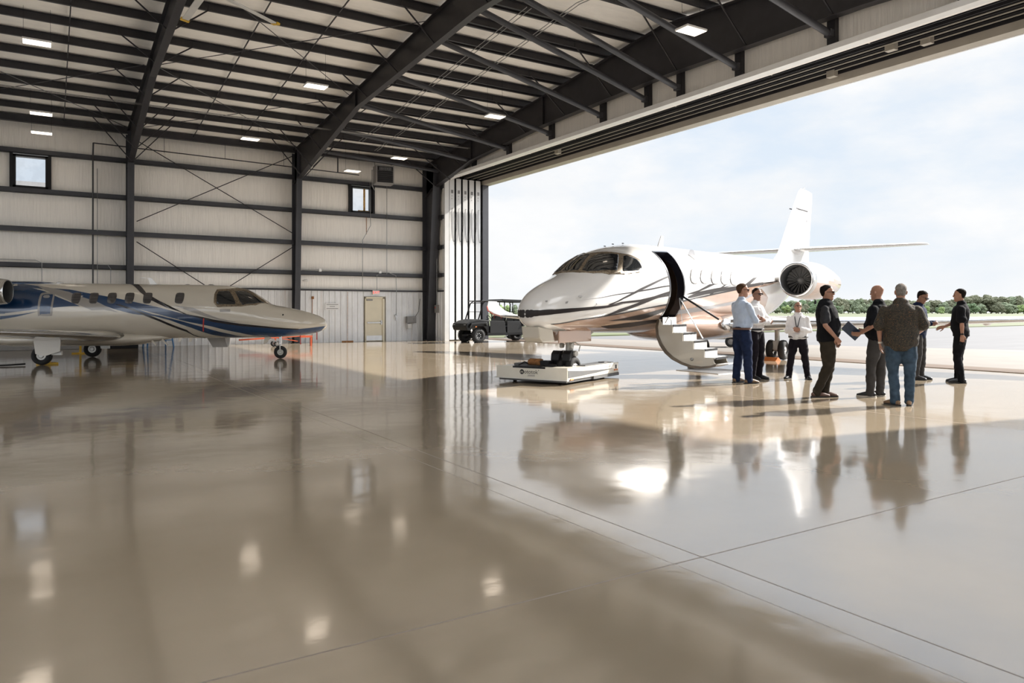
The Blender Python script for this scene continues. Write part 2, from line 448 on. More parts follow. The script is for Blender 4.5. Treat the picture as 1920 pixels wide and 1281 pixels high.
for q, (xa, xb) in enumerate(ADDED_SKYL):
    mb = MB()
    for yy in (ysk[0], ysk[1]): mb.b2(xa, xb, yy - .03, yy + .03, roofz(yy) + .05, roofz(yy) + .34)
    for xx in (xa, xb): mb.prism([(ysk[0], roofz(ysk[0]) + .05), (ysk[1], roofz(ysk[1]) + .05), (ysk[1], roofz(ysk[1]) + .34), (ysk[0], roofz(ysk[0]) + .34)], 'x', xx - .03, xx + .03)
    wn = struct(mb.build('window_%d' % (q + 3), 'white'))
    MB().prism([(ysk[0], roofz(ysk[0]) + .3), (ysk[1], roofz(ysk[1]) + .3), (ysk[1], roofz(ysk[1]) + .305), (ysk[0], roofz(ysk[0]) + .305)], 'x', xa, xb).build('added_diffuser', 'opal', wn)
rf.build('roof_sheet', 'white', ceiling)
# purlins (Z sections)
def zsec(y, z, h=.205, w=.08, t=.012):
    z -= .005
    return [(y - t / 2, z), (y - t / 2, z + h - t), (y - w, z + h - t), (y - w, z + h), (y + t / 2, z + h), (y + t / 2, z + t), (y + w, z + t), (y + w, z)]
for i, y in enumerate(PUR):
    zz = roofz(y) - .09
    mb = MB()
    if i == 0: mb.prism([(y - .1, zz - .1), (y + .1, zz - .1), (y + .1, zz + .15), (y - .1, zz + .15)], 'x', XL, XR - .02)
    else: mb.prism(zsec(y, zz), 'x', XL, XR - .02).prism(zsec(y + .19, zz - .02), 'x', 9.3, XR - .3)
    o = mb.build('roof_purlin', 'steel')
    where = 'eave strut of dark steel running along the top of the back wall' if i == 0 else f'dark steel roof purlin, {ORD[i-1]} row out from the back wall eave'
    if i == 12: where = 'dark steel roof purlin on the back-wall side of the roof ridge'
    tag(o, where, 'roof beam', 'purlins under the roof on the back wall side')
for i, y in enumerate(PUR2):
    o = MB().prism(zsec(y, roofz(y) - .09), 'x', XL, XR - .02).build('roof_purlin', 'steel')
    tag(o, f'dark steel roof purlin, {ORD[i]} row past the ridge on the near roof slope', 'roof beam', 'purlins under the near roof slope')
# sag rods between the purlins
for X, lab in ((.5, 'left of the leftmost rafter'), (5.03, 'left one of the two between the rafters'), (6.83, 'right one of the two between the rafters')):
    mb = MB()
    for ya, yb in ((YB - .3, RIDGE), (RIDGE, YF + .2)):
        mb.bar((X, ya, roofz(ya) - .03), (X, yb, roofz(yb) - .03), .03, .03)
    tag(mb.build('sag_rod', 'steel'), f'thin dark sag bar under the purlins, {lab}', 'steel bar', 'sag bars under the purlins')
for X, y0, y1 in ((11.2, 30, 17), (11.35, 30, 17), (12.3, 31, 4), (12.42, 31, 4)):
    mb = MB()
    mb.tube([(X, y0, roofz(y0) - .16), (X, RIDGE, roofz(RIDGE) - .16), (X, y1, roofz(y1) - .16)] if y1 < RIDGE else [(X, y0, roofz(y0) - .16), (X, y1, roofz(y1) - .16)], .012, 6)
    lab = 'near the middle rafter' if X < 12 else 'near the door girder'
    side = 'left of its pair' if X in (11.2, 12.3) else 'right of its pair'
    tag(mb.build('ceiling_conduit', 'galv'), f'thin grey conduit under the roof {lab}, {side}', 'conduit', 'conduits under the roof')
# portal frames
def isec_beam(mb, X, pts, w=.17, t=.02):
    """pts: (y, ztop, zbot) along Y: web plate, top and bottom flanges"""
    web = [(y, zt) for y, zt, zb in pts] + [(y, zb) for y, zt, zb in reversed(pts)]
    mb.prism(web, 'x', X - .006, X + .006)
    for k in (1, 2):
        for (a, b) in zip(pts[:-1], pts[1:]):
            s = -t if k == 1 else t
            mb.prism([(a[0], a[k]), (b[0], b[k]), (b[0], b[k] + s), (a[0], a[k] + s)], 'x', X - w / 2, X + w / 2)
def column(mb, X, y, sgn, ztop, wb, wt, fw=.2):
    """tapered column: outer flange at y, inner flange sgn*w away"""
    t = .02
    poly = [(y, 0), (y + sgn * wb, 0), (y + sgn * wt, ztop), (y, ztop)]
    mb.prism(poly, 'x', X - .006, X + .006)
    mb.prism([(y, 0), (y + sgn * t, 0), (y + sgn * t, ztop), (y, ztop)], 'x', X - fw / 2, X + fw / 2)
    mb.prism([(y + sgn * wb, 0), (y + sgn * (wb - t), 0), (y + sgn * (wt - t), ztop), (y + sgn * wt, ztop)], 'x', X - fw / 2, X + fw / 2)
    mb.b2(X - .17, X + .17, min(y, y + sgn * (wb + .08)), max(y, y + sgn * (wb + .08)), 0, .02)
def frame(X, label, deep=0, braces=True, mirror=True):
    r = empty('portal_frame', (X, YB, 0), 0, label, 'steel frame')
    def put(mb, n, m='steel'):
        mb.v = [(x - X, y - YB, z) for x, y, z in mb.v]; return mb.build(n, m, r)
    D = deep
    ys = [YB - .2, 31.35, 24.8, 16.2]
    zb = [7.0, 7.25, 8.55 - D * .4, 8.98 - D]
    if deep: ys = [YB - .2, 31.8, 28, 22.5, 16.2]; zb = [6.9, 7.25, 7.95, 8.3, 8.42]
    pts = [(y, roofz(y) - .10, z) for y, z in zip(ys, zb)]
    mb = MB(); isec_beam(mb, X, pts, .2 if not deep else .26)
    for (y, zt, zb_) in pts[2:-1]: mb.b2(X - .09, X + .09, y - .012, y + .012, zb_, zt)
    put(mb, 'rafter')
    mb = MB(); pts2 = [(2 * RIDGE - y, zt, b_) for y, zt, b_ in pts]; isec_beam(mb, X, pts2, .2 if not deep else .26); put(mb, 'rafter')
    mb = MB(); column(mb, X, YB - .16, -1, 8.35, .5 if deep else .38, 1.25 if deep else .8, .42 if deep else .24); put(mb, 'column', 'steel_b')
    mb = MB(); column(mb, X, YF + .1, 1, 8.35, .38, .8); put(mb, 'column', 'steel_b')
    if braces:
        def zbot(y):
            y = y if y > RIDGE else 2 * RIDGE - y
            for a, b in zip(range(len(ys) - 1), range(1, len(ys))):
                if ys[a] >= y >= ys[b]:
                    t = (ys[a] - y) / (ys[a] - ys[b]); return zb[a] + (zb[b] - zb[a]) * t
            return zb[0]
        for i, y in enumerate(PUR[1:] + PUR2):
            if i % 2 == 1 and i > 1: continue
            for s in ((-1, 1) if not deep else (-1,)):
                if y < 2: continue
                zz = roofz(y) - .05; q = (1.0 if i > 1 else 1.35) * (1.5 if deep else 1)
                zl = zbot(y) + (.03 if i > 1 else -.15)
                mb = MB(); mb.bar((X + s * .03, y, zl), (X + s * q, y, zz), .035, .035)
                mb.b2(X + s * q - .05, X + s * q + .05, y - .03, y + .05, zz - .04, zz + .1)
                put(mb, 'flange_brace')
    return r
frame(2.7, 'tapered dark steel portal frame, left one of the two rafters crossing the roof')
frame(9.2, 'tapered dark steel portal frame in the middle, between window and crossed braces')
frame(-3.8, 'tapered dark steel portal frame to the left, beyond the small window', braces=False)
frame(15.6, 'deep dark steel girder frame over the open hangar door', deep=.6)
# wall girts on the back wall
bays = [(XL, -3.9, 'left end'), (-3.7, 2.6, 'bay with the left window'), (2.8, 9.1, 'bay with the crossed braces'), (9.3, 15.45, 'bay with the exit door')]
lv = ['lowest', 'second lowest', 'second highest', 'highest']
for a, b, bl in bays:
    for z0, l in zip(GZ[1:5], lv):
        mb = MB(); h = .09
        mb.b2(a, b, YB - .24, YB - .03, z0 - h, z0 - h + .015); mb.b2(a, b, YB - .24, YB - .225, z0 - h, z0 + h)
        mb.b2(a, b, YB - .08, YB - .03, z0 - h, z0 + h)
        if l == 'second lowest': mb.b2(a, b, YB - .42, YB - .24, z0 - .11, z0 + .04)
        o = mb.build('wall_girt', 'steel_b')
        tag(o, f'{l} dark steel girt across the back wall, {bl}', 'wall beam', 'girts on the back wall')
# crossed rod braces
for p0, p1, lab in (((2.95, 4.95), (9.05, 8.2), 'upper rod rising to the right'), ((2.95, 8.15), (9.05, 4.85), 'upper rod falling to the right'),
                    ((2.95, .12), (9.05, 4.2), 'lower rod rising to the right'), ((2.95, 4.15), (9.05, .12), 'lower rod falling to the right')):
    off = .30 if 'rising' in lab else .27
    mb = MB(); mb.cyl((p0[0], YB - off, p0[1]), (p1[0], YB - off, p1[1]), .018, n=8)
    tag(mb.build('brace_rod', 'steel'), f'thin dark crossed brace on the back wall, {lab}', 'brace rod', 'crossed braces between the two columns')
# roof rods
for i, (p0, p1) in enumerate([((2.9, 31.5), (9.0, 25.2)), ((9.0, 31.5), (2.9, 25.2)), ((2.9, 25.0), (9.0, 18.8)), ((9.0, 25.0), (2.9, 18.8)), ((-3.6, 25.0), (2.5, 31.5)), ((-3.6, 31.5), (2.5, 25.2))]):
    mb = MB(); mb.cyl((*p0, roofz(p0[1]) - .25), (*p1, roofz(p1[1]) - .25), .012, n=6)
    tag(mb.build('roof_brace_rod', 'steel'), ['thin roof rod between rafters by the back wall, running toward the door', 'thin roof rod between rafters by the back wall, running from the door', 'thin roof rod between rafters near the fan, running toward the door', 'thin roof rod between rafters near the fan, running from the door', 'thin roof brace rod left of the rafters, over the hanging lamps', 'thin roof brace rod left of the rafters, crossing its neighbour'][i], 'brace rod', 'diagonal rods under the roof')
# knee pipes from the middle rafter down to the door girder
py = [31.3, 28.3, 25.4, 22.4, 19.4, 17.2, 15.8, 13.6, 10.8, 7.8, 4.8]
for i, y in enumerate(py):
    mb = MB(); mb.cyl((9.3, y, roofz(y) - .32), (15.72, y, 8.02), .085, n=14)
    mb.b2(15.66, 15.8, y - .09, y + .09, 7.93, 8.1)
    tag(mb.build('strut_pipe', 'steel_b', smooth=False, angle=40), f'round strut pipe sloping to the door girder, {ORD[i]} from the back corner', 'strut', 'round struts over the hangar door')
    mb = MB(); mb.b2(15.8, 15.94, y - .11, y + .11, 7.7, 8.6)
    tag(mb.build('hanger_post', 'steel'), f'short hanger post over the white door beam, {ORD[i]} from the back corner', 'post', 'hanger posts over the hangar door')
# beams around the opening
tag(MB().b2(15.70, 15.96, -1.0, 31.3, 7.60, 7.74).build('door_beam', 'white', bevel=.006), 'long white beam across the inner top of the hangar door', 'beam')
hd = empty('door_header', (17, 31, 7.6), 0, 'dark door header soffit with parallel tracks and pale outer fascia', 'door header')
def hput(mb, n, m, **k): mb.v = [(x - 17, y - 31, z - 7.6) for x, y, z in mb.v]; return mb.build(n, m, hd, **k)
hput(MB().b2(16.09, 18.4, -3.2, 36.95, 8.35, 8.42), 'soffit', 'steel')
hput(MB().b2(18.05, 18.4, -3.2, 37, 7.6, 7.80), 'fascia', 'tan')
hput(MB().b2(18.06, 18.4, -3.2, 37, 7.80, 8.36), 'fascia_back', 'steel')
wpk = struct(MB().b2(16.0, 18.4, 36.98, 37.0, 0, 8.3).build('wall_outer', 'white'))
for bx in ((16.0, 18.4, -3.3, -3.2, 0, 8.4), (16.0, 18.4, 37, 37.1, 0, 8.4), (18.42, 18.48, -3.3, 37.1, 7.6, 9.9), (15.97, 16.08, -3.3, YF - .1, 0, 8.4), (15.97, 16.08, YB + .15, 37, 0, 8.4)):
    MB().b2(*bx).build('pocket_wall', 'white', wpk)
for k in range(5):
    X = 16.42 + .34 * k
    mb = MB(); mb.b2(X - .06, X + .06, -3, 36.8, 7.96, 7.98); mb.b2(X - .06, X - .045, -3, 36.8, 7.86, 7.96); mb.b2(X + .045, X + .06, -3, 36.8, 7.86, 7.96)
    hput(mb, 'track', 'steel')
    if k > 1: hput(MB().b2(X + .06, X + .085, -3, 36.8, 7.84, 7.875), 'track_lip', 'tan')
for i, y in enumerate(py + [1.8]):
    hput(MB().b2(16.09, 18.1, y - .08, y + .08, 8.12, 8.3), 'outrigger', 'steel')
    hput(MB().b2(16.15, 16.2, y - .5, y - .44, 7.75, 8.3).b2(16.15, 16.6, y - .5, y - .46, 7.8, 7.83), 'bracket', 'tan')
for (xx, yy) in ((17.3, 10.2), (17.6, 9.5), (17.3, 24), (17.6, 6.0), (17.9, 12.2)):
    hput(MB().b2(xx - .08, xx + .08, yy - .12, yy + .12, 7.72, 7.98), 'roller', 'tan')
tag(MB().b2(15.82, 16.05, 31.05, 31.3, 0, 7.6).build('door_jamb', 'white', bevel=.006), 'white upright jamb at the left edge of the hangar door opening', 'door jamb')
# door leaves, stacked
def leaf(x, y0, y1, label, group):
    s = 1 if y1 > y0 else -1
    r = empty('door_leaf', (x, y0, 0), 0, label, 'hangar door leaf', group)
    MB().b2(-.13, .13, 0, s * .16, .04, 7.78).build('edge_stile', 'white', r, bevel=.01)
    MB().b2(-.11, .11, s * .16, s * abs(y1 - y0), .06, 7.72).build('leaf_panel', 'offwhite', r)
    MB().b2(-.155, -.13, s * .01, s * .14, .05, 7.76).b2(.13, .155, s * .01, s * .14, .05, 7.76).build('edge_seal', 'black', r)
    MB().b2(-.05, .06, -s * .012, 0, 7.06, 7.22).build('warning_plate', 'box', r)
    MB().b2(-.02, .0, -s * .008, 0, 6.9, 6.96).b2(-.02, .0, -s * .008, 0, 6.78, 6.83).build('warning_plate', 'box', r)
    MB().b2(-.06, .06, 0, s * .2, 7.79, 7.9).build('top_roller', 'steel', r)
    return r
for i in range(5):
    lf = leaf(16.36 + .36 * i, 31.35, 36.6, f'white hangar door leaf seen edge on, {ORD[i]} from the white jamb', 'stacked door leaves')
    pts = []
    for t in range(25):
        q = t / 24; ang = q * 2 * PI
        pts.append((.02 + .16 * q + .09 * math.sin(ang * 1.0 + PI), -.04, 5.55 + .78 * math.cos(ang) + .1 * math.sin(2 * ang)))
    MB().tube(pts, .009, 6).build('power_cable', 'black', lf, smooth=True)
ol = MB().b2(18.02, 18.36, 31.3, 36.9, .03, 7.6)
tag(ol.build('door_jamb', 'steel_b', bevel=.01), 'dark grey outer jamb at the outside end of the door leaf stack', 'door jamb')
for i in range(5):
    leaf(16.36 + .36 * i, 3.4, -2.9, f'white hangar door leaf stacked at the right end, {ORD[i]} from inside', 'stacked door leaves at the right')
tag(MB().b2(18.02, 18.36, 3.4, -3.1, .03, 7.6).build('door_jamb', 'steel_b', bevel=.01), 'dark grey outer jamb at the right end of the opening', 'door jamb')
# windows
M['rustglass'] = mat('rust_streak', (.50, .30, .10), .7, 0, .4, 9)
def glass():
    m, nt, b = _nodes('window_glass')
    b.inputs['Base Color'].default_value = (1, 1, 1, 1); b.inputs['Roughness'].default_value = .0
    b.inputs['Transmission Weight'].default_value = 1; b.inputs['IOR'].default_value = 1.03
    v = COORD(nt); f = NOISE(nt, v, 3, 2)
    nt.links.new(RAMP(nt, f, [(.4, (.78, .79, .80)), (.6, (.84, .85, .86))]), b.inputs['Base Color'])
    return m
M['glass'] = glass()
for i, (a, b) in enumerate(WIN):
    z0, z1 = 5.97, 7.2
    mb = MB()
    for q in ((a, a + .09, z0, z1), (b - .09, b, z0, z1), (a, b, z0, z0 + .08), (a, b, z1 - .08, z1)):
        mb.b2(q[0], q[1], YB - .16, YB + .14, q[2], q[3])
    for q in ((a - .1, a - .0, z0 - .05, z1 + .05), (b + .0, b + .1, z0 - .05, z1 + .05)):
        mb.b2(q[0], q[1], YB - .2, YB - .02, q[2], q[3])
    wn = struct(mb.build(f'window_{i+1}', 'black'))
    MB().b2(a + .09, b - .09, YB + .02, YB + .026, z0 + .08, z1 - .08).build('pane', 'glass', wn)
    if i == 1:
        MB().b2(a + .66, a + .76, YB + .012, YB + .018, z0 + .08, z1 - .09).b2(a + .4, b - .1, YB + .012, YB + .018, z0 + .08, z0 + .14).build('rust_streak', 'rustglass', wn)
# exit door
dx0, dx1 = 12.46, 13.42
mb = MB(); mb.b2(dx0, dx0 + .05, YB - .19, YB - .08, 0, 2.06); mb.b2(dx1 - .1, dx1, YB - .19, YB - .08, 0, 2.06); mb.b2(dx0, dx1, YB - .19, YB - .08, 2.0, 2.08)
dr = struct(mb.build('door_1', 'cream', bevel=.004))
MB().b2(dx0 + .05, dx1 - .1, YB - .15, YB - .10, .02, 2.0).build('door_leaf', 'cream', dr)
MB().b2(dx0 + .07, dx1 - .12, YB - .158, YB - .15, .04, .27).build('kick_plate', 'alu', dr)
MB().b2(dx0 + .1, dx1 - .16, YB - .2, YB - .165, .84, .90).b2(dx1 - .2, dx1 - .12, YB - .2, YB - .15, .78, .97).build('push_bar', 'alu', dr, bevel=.004)
MB().b2(dx0 + .08, dx0 + .36, YB - .21, YB - .15, 1.9, 1.96).build('door_closer', 'box', dr)
es = empty('exit_sign', (12.98, YB - .2, 2.28), 0, 'white exit sign with red letters above the cream exit door', 'sign')
MB().b2(-.17, .17, -.04, .04, -.1, .1).build('housing', 'white', es, bevel=.005)
M['exitred'] = emat('exit_red', (.75, .06, .03), .6)
text_obj('lettering', 'EXIT', .17, 'exitred', es, (0, -.043, 0), (PI / 2, 0, 0))
ns = empty('notice_board', (10.9, YB - .16, 1.62), 0, 'white notice board with two dark lines of lettering on the ribbed wall', 'sign')
MB().b2(-.33, .33, -.012, .012, -.15, .15).build('board', 'white', ns)
for q in (-.09, .0, .09):
    w_ = .27 if q else .12
    MB().b2(-w_, w_, -.015, -.012, q - .014, q + .014).build('printed_line', 'box', ns)
# boxes and conduits
def boxes(name, parts, label, cat, mat_='box'):
    r = None; mb = MB()
    for p in parts: mb.b2(*p)
    return tag(mb.build(name, mat_, bevel=.006), label, cat)
tb = empty('electrical_box', (14.75, YB - .24, 1.0), 0, 'grey electrical box with a small white meter under it, right of exit door', 'electrical box')
MB().b2(-.24, .24, -.1, .08, -.16, .16).build('enclosure', 'box', tb, bevel=.01)
MB().b2(-.2, .0, -.08, .08, -.42, -.2).build('meter', 'offwhite', tb, bevel=.01)
MB().ball((.1, -.12, .02), .03).build('knob', 'alu', tb)
sw = empty('switch_box', (XR - .2, 31.75, 1.55), 0, 'small grey switch box on the ribbed wall beside the hangar door', 'switch')
MB().b2(-.08, .06, -.1, .1, -.22, .16).build('enclosure', 'box', sw, bevel=.01)
MB().tube([(0, 0, .16), (0, 0, 5.6)], .015).build('conduit', 'galv', sw)
MB().ball((-.09, 0, .03), .03).build('button', 'red', sw)
def cond(pts, label, r=.014, m='galv', name='wall_conduit', cat='conduit', n=8):
    return tag(MB().tube(pts, r, n).build(name, m, smooth=True), label, cat)
cond([(12.66, YB - .26, 7.4), (12.7, YB - .26, 5.4), (12.3, YB - .27, 4.7), (12.3, YB - .27, 2.4)], 'bent grey conduit running down from the heater left of the exit sign')
cond([(13.5, YB - .26, 7.6), (13.5, YB - .26, 3.15), (13.0, YB - .27, 3.1), (13.0, YB - .27, 2.4)], 'straight grey conduit running down the back wall to the exit sign')
cond([(9.5, YB - .28, 3.22), (10.3, YB - .28, 3.25), (13.6, YB - .28, 3.22), (13.95, YB - .28, 3.1), (13.98, YB - .28, 2.4), (13.98, YB - .24, 1.2)], 'grey conduit along the lowest girt that drops beside the exit door')
cond([(15.1, YB - .5, 2.0), (15.05, YB - .45, 1.4), (14.95, YB - .3, 1.15), (14.99, YB - .3, 1.0)], 'black cable drooping from the corner column to the electrical box', .012, 'black', 'cable', 'cable')
for x, lab in ((10.3, 'near the middle column'), (13.15, 'above the exit sign')):
    tag(MB().b2(x - .06, x + .06, YB - .33, YB - .26, 3.18, 3.31).build('junction_box', 'white', bevel=.005), f'small white junction box on the lowest girt, {lab}', 'junction box', 'junction boxes on the wall')
pb = empty('pull_station', (14.0, YB - .17, 1.1), 0, 'small round alarm device on the conduit right of the exit door', 'alarm device')
MB().cyl((0, 0, .1), (0, -.06, .1), .07, n=16).b2(-.03, .03, -.05, 0, -.14, .0).build('housing', 'alu', pb)
tag(MB().ball((9.55, YB - .6, 2.75), .09, sc3=(1.5, 1, .6)).build('wall_light', 'offwhite', smooth=True), 'small round white lamp on the middle column', 'wall light')
tag(MB().b2(9.95, 10.05, YB - .2, YB - .13, 1.95, 2.07).b2(9.98, 10.0, YB - .16, YB - .14, 0, 1.95).build('wall_outlet', 'rust', bevel=.004), 'small brown wall outlet on ribbed wall beside the middle column', 'outlet')
# rust runs on the wall
tag(MB().b2(12.55, 12.58, YB - .075, YB - .072, 5.0, 5.8).build('rust_run', 'rust'), 'thin brown rust run below the right window', 'stain')
tag(MB().b2(11.62, 11.64, YB - .142, YB - .14, .03, 2.3).b2(11.35, 11.9, YB - .145, YB - .143, 0.0, .05).build('rust_run', 'rust'), 'brown rust run down the ribbed wall left of the exit door', 'stain')
# dark pipe (sprinkler) along the wall
mb = MB(); Yp = YB - .62
mb.tube([(1.45, YB - .3, .05), (1.45, YB - .3, 7.3), (1.45, YB - .55, 7.72), (1.45, Yp, 7.8)], .03)
mb.tube([(1.45, Yp, 7.8), (12.0, Yp, 7.62)], .022); mb.tube([(11.0, Yp, 7.64), (11.0, Yp, 8.4)], .03)
tag(mb.build('gas_pipe', 'steel'), 'dark pipe climbing the back wall and running right under the eave', 'pipe')
for i, x in enumerate((3.9, 6.2, 8.6)):
    tag(MB().cyl((x, Yp, 7.7), (x, Yp, 8.35), .008, n=6).build('pipe_hanger', 'steel'), f'thin rod hanging the dark wall pipe, {ORD[i]} from the left column', 'hanger rod', 'rods holding the wall pipe')
for pts, lab in (([(XL + .2, YB - .3, 3.3), (-.4, YB - .3, 3.3), (-.2, YB - .3, 3.2), (-.2, YB - .3, 1.2)], 'grey conduit on the lowest girt bending down left of the blue tail'),
                 ([(1.6, YB - .26, 6.9), (1.6, YB - .26, 1.0)], 'thin grey conduit beside the dark wall pipe'),
                 ([(1.6, YB - .3, 3.2), (1.95, YB - .3, 3.2), (2.05, YB - .3, 3.05), (2.05, YB - .3, 1.0)], 'short grey conduit bending down between pipe and left column')):
    cond(pts, lab, .012)
# heater
ht = empty('unit_heater', (12.95, 31.55, 7.6), math.radians(-8), 'grey gas unit heater hanging under the roof by the corner', 'heater')
MB().b2(-.42, .42, -.3, .3, -.42, .42).build('casing', 'box', ht, bevel=.02)
mb = MB()
for k in range(6): mb.box((0, -.32, -.28 + .09 * k), (.7, .05, .012), m=Matrix.Rotation(.5, 3, 'X'))
mb.build('louvre', 'steel', ht)
MB().b2(-.36, .36, -.31, -.30, -.36, .36).build('grille_opening', 'black', ht)
mb = MB()
for k in range(8): mb.cyl((-.24 + .07 * k, -.32, .18), (-.24 + .07 * k, -.32, .32), .015, n=8)
mb.build('burner_tubes', 'alu', ht)
for sx in (-.38, .38): MB().cyl((sx, .1, .42), (sx, .1, .85), .01, n=6).build('hanger_rod', 'steel', ht)
MB().tube([(-.45, -.1, .2), (-.55, -.1, .2), (-.55, -.1, -.5), (-.3, .5, -.6)], .02).build('gas_line', 'box', ht)
# hanging lamps
M['led'] = emat('led_panel', (1, .86, .70), LAMP)
def lamp(x, y, z, label, vis=True):
    r = empty('hanging_lamp', (x, y, z), 0, label, 'ceiling lamp', 'hanging led panels')
    mb = MB(); mb.b2(-.33, .33, -.21, .21, 0, .05); mb.b2(-.07, .07, -.05, .05, .05, .1); mb.build('housing', 'white', r, bevel=.008)
    MB().b2(-.31, .31, -.19, .19, -.008, 0).build('diffuser', 'led', r)
    top = roofz(y) - .06 - z
    for sx in (-.3, .3): MB().cyl((sx, 0, .05), (sx, 0, top), .004, n=5).build('hanging_wire', 'black', r)
    return r
lamp(-.25, 23, 8.45, 'lit hanging lamp panel high at the left, over the tail of the blue jet')
lamp(-.2, 29.2, 8.0, 'lit hanging lamp panel at the left above its lower neighbour')
lamp(-.2, 31.1, 7.75, 'lit hanging lamp panel at the left, lowest against the back wall')
lamp(6.85, 22.0, 8.2, 'lit hanging lamp panel between the two rafters, nearer of the two')
lamp(6.5, 29.0, 7.95, 'lit hanging lamp panel between the rafters, close to the back wall')
lamp(11.2, 30.8, 7.5, 'lit hanging lamp panel just left of the unit heater')
lamp(13.0, 29.9, 8.1, 'lit hanging lamp panel just right of the unit heater')
lamp(13.1, 21.9, 8.15, 'lit hanging lamp panel beside the door girder struts, smaller in view')
lamp(13.0, 12.6, 8.1, 'lit hanging lamp panel nearest the viewer, in front of the door girder')
lamp(13.0, 4.0, 8.1, 'hanging lamp panel out over the near corner of the hangar door')
lamp(6.85, 12.5, 8.2, 'hanging lamp panel overhead between the two rafters')
lamp(-.25, 13.0, 8.4, 'hanging lamp panel overhead at the left')
# big ceiling fan
fn_ = empty('ceiling_fan', (2.8, 16.3, 8.1), 0, 'large white ceiling fan with yellow blade tips, at the top left', 'ceiling fan')
MB().cyl((0, 0, -.12), (0, 0, .12), .2, n=20).cyl((0, 0, .12), (0, 0, .85), .05, n=10).build('motor', 'white', fn_, angle=35)
for k in range(6):
    a = math.radians(34 + 60 * k); c, s_ = math.cos(a), math.sin(a)
    R3 = Matrix.Rotation(a, 3, 'Z') @ Matrix.Rotation(.15, 3, 'X')
    b_ = MB().box((c * 1.1, s_ * 1.1, 0), (1.75, .15, .03), m=R3).build('blade', 'offwhite', fn_, bevel=.008)
    MB().box((c * 2.02, s_ * 2.02, 0), (.1, .19, .05), m=R3).build('blade_tip', 'yellow', b_)
# neighbour building seen through the windows
nb = empty('neighbour_building', (-10, 52, .62), 0, 'pale metal building outside, its roof edge visible through the wall windows', 'building')
MB().b2(-40, 28.4, 0, 20, -.7, 8.05).build('wall', 'offwhite', nb)
MB().prism([(-.4, 8.05), (-.4, 8.4), (10, 9.0), (20.4, 8.4), (20.4, 8.05)], 'x', -40.3, 28.6).build('roof', 'box', nb)
mb = MB()
for k in range(60): mb.b2(8 + .3 * k, 8.05 + .3 * k, -.05, 0, 6.5, 8.05)
mb.build('rib', 'galv', nb)
# floor hatch, cable on the floor, clutter under the blue jet
tag(MB().b2(12.6, 13.8, 11.4, 12.7, 0, .012).build('floor_plate', 'alu', bevel=.004), 'flat grey steel plate on the floor between the stairs and the men', 'floor plate')

for dy, lab in ((0, 'nearer'), (.14, 'farther')):
    tag(MB().tube([(XL + .1, 27.5 + dy, 8.36), (15.2, 27.5 + dy, 8.36)], .014, 8).build('roof_pipe', 'box', smooth=True), f'long thin grey pipe hung below the purlins across the rafters, {lab} of the pair', 'pipe', 'pair of pipes under the roof')
def mono(keys):
    xs = [k[0] for k in keys]; ys = [k[1] for k in keys]; n = len(xs)
    d = [(ys[i + 1] - ys[i]) / (xs[i + 1] - xs[i]) for i in range(n - 1)]
    m = [d[0]] + [0 if d[i - 1] * d[i] <= 0 else 2 * d[i - 1] * d[i] / (d[i - 1] + d[i]) for i in range(1, n - 1)] + [d[-1]]
    def f(x):
        if x <= xs[0]: return ys[0]
        if x >= xs[-1]: return ys[-1]
        i = 0
        while x > xs[i + 1]: i += 1
        h = xs[i + 1] - xs[i]; t = (x - xs[i]) / h
        return (2*t**3-3*t*t+1)*ys[i] + (t**3-2*t*t+t)*h*m[i] + (-2*t**3+3*t*t)*ys[i+1] + (t**3-t*t)*h*m[i+1]
    return f
class Fus:
    """body of revolution-like hull; side: -1 / +1 gives y sign of the 0 degree direction"""
    def __init__(s, side, top, bot, wid, mid, e=None):
        s.side = side; s.t = mono(top); s.b = mono(bot); s.w = mono(wid); s.m = mono(mid)
        s.e = mono(e) if e else (lambda x: 1.)
        s.top_rough = mono([(0, 1)] + [(1, 1)])
    def P(s, x, ph, off=0.):
        """ph degrees, 0 = widest side, 90 top, -90 bottom"""
        a = math.radians(ph); zc = s.m(x); c, q = math.cos(a), math.sin(a)
        k = s.e(x)
        c_ = math.copysign(abs(c) ** k, c)
        y = (s.w(x) + off) * c_; z = zc + ((s.t(x) - zc + off) if q > 0 else (zc - s.b(x) + off)) * q
        return (x, s.side * y, z)
JET1 = Fus(-1,
 top=[(0,1.36),(.03,1.50),(.12,1.62),(.35,1.79),(.7,1.94),(1.07,2.06),(1.45,2.19),(1.95,2.50),(2.37,2.65),(2.97,2.79),(4.0,2.92),(5.2,2.97),(7,3.0),(11,3.08),(14,3.12),(16.5,3.05),(17.6,2.9)],
 bot=[(0,1.34),(.03,1.22),(.12,1.14),(.35,1.06),(.8,1.01),(2,.97),(4,.92),(5,.90),(10.5,.95),(12,1.15),(14,1.65),(16,2.15),(17.6,2.55)],
 wid=[(0,.01),(.03,.13),(.12,.25),(.35,.40),(.8,.58),(1.4,.75),(2,.87),(3,.99),(4,1.04),(5,1.05),(10,1.05),(12,.97),(14,.72),(16,.40),(17.6,.12)],
 mid=[(0,1.35),(.35,1.40),(1,1.48),(2,1.62),(3,1.78),(4,1.90),(5,1.93),(10,1.98),(12,2.1),(14,2.4),(17.6,2.75)],
 e=[(0,1.),(1.4,1.),(2.2,1.0),(4,1.),(17.6,1.)])
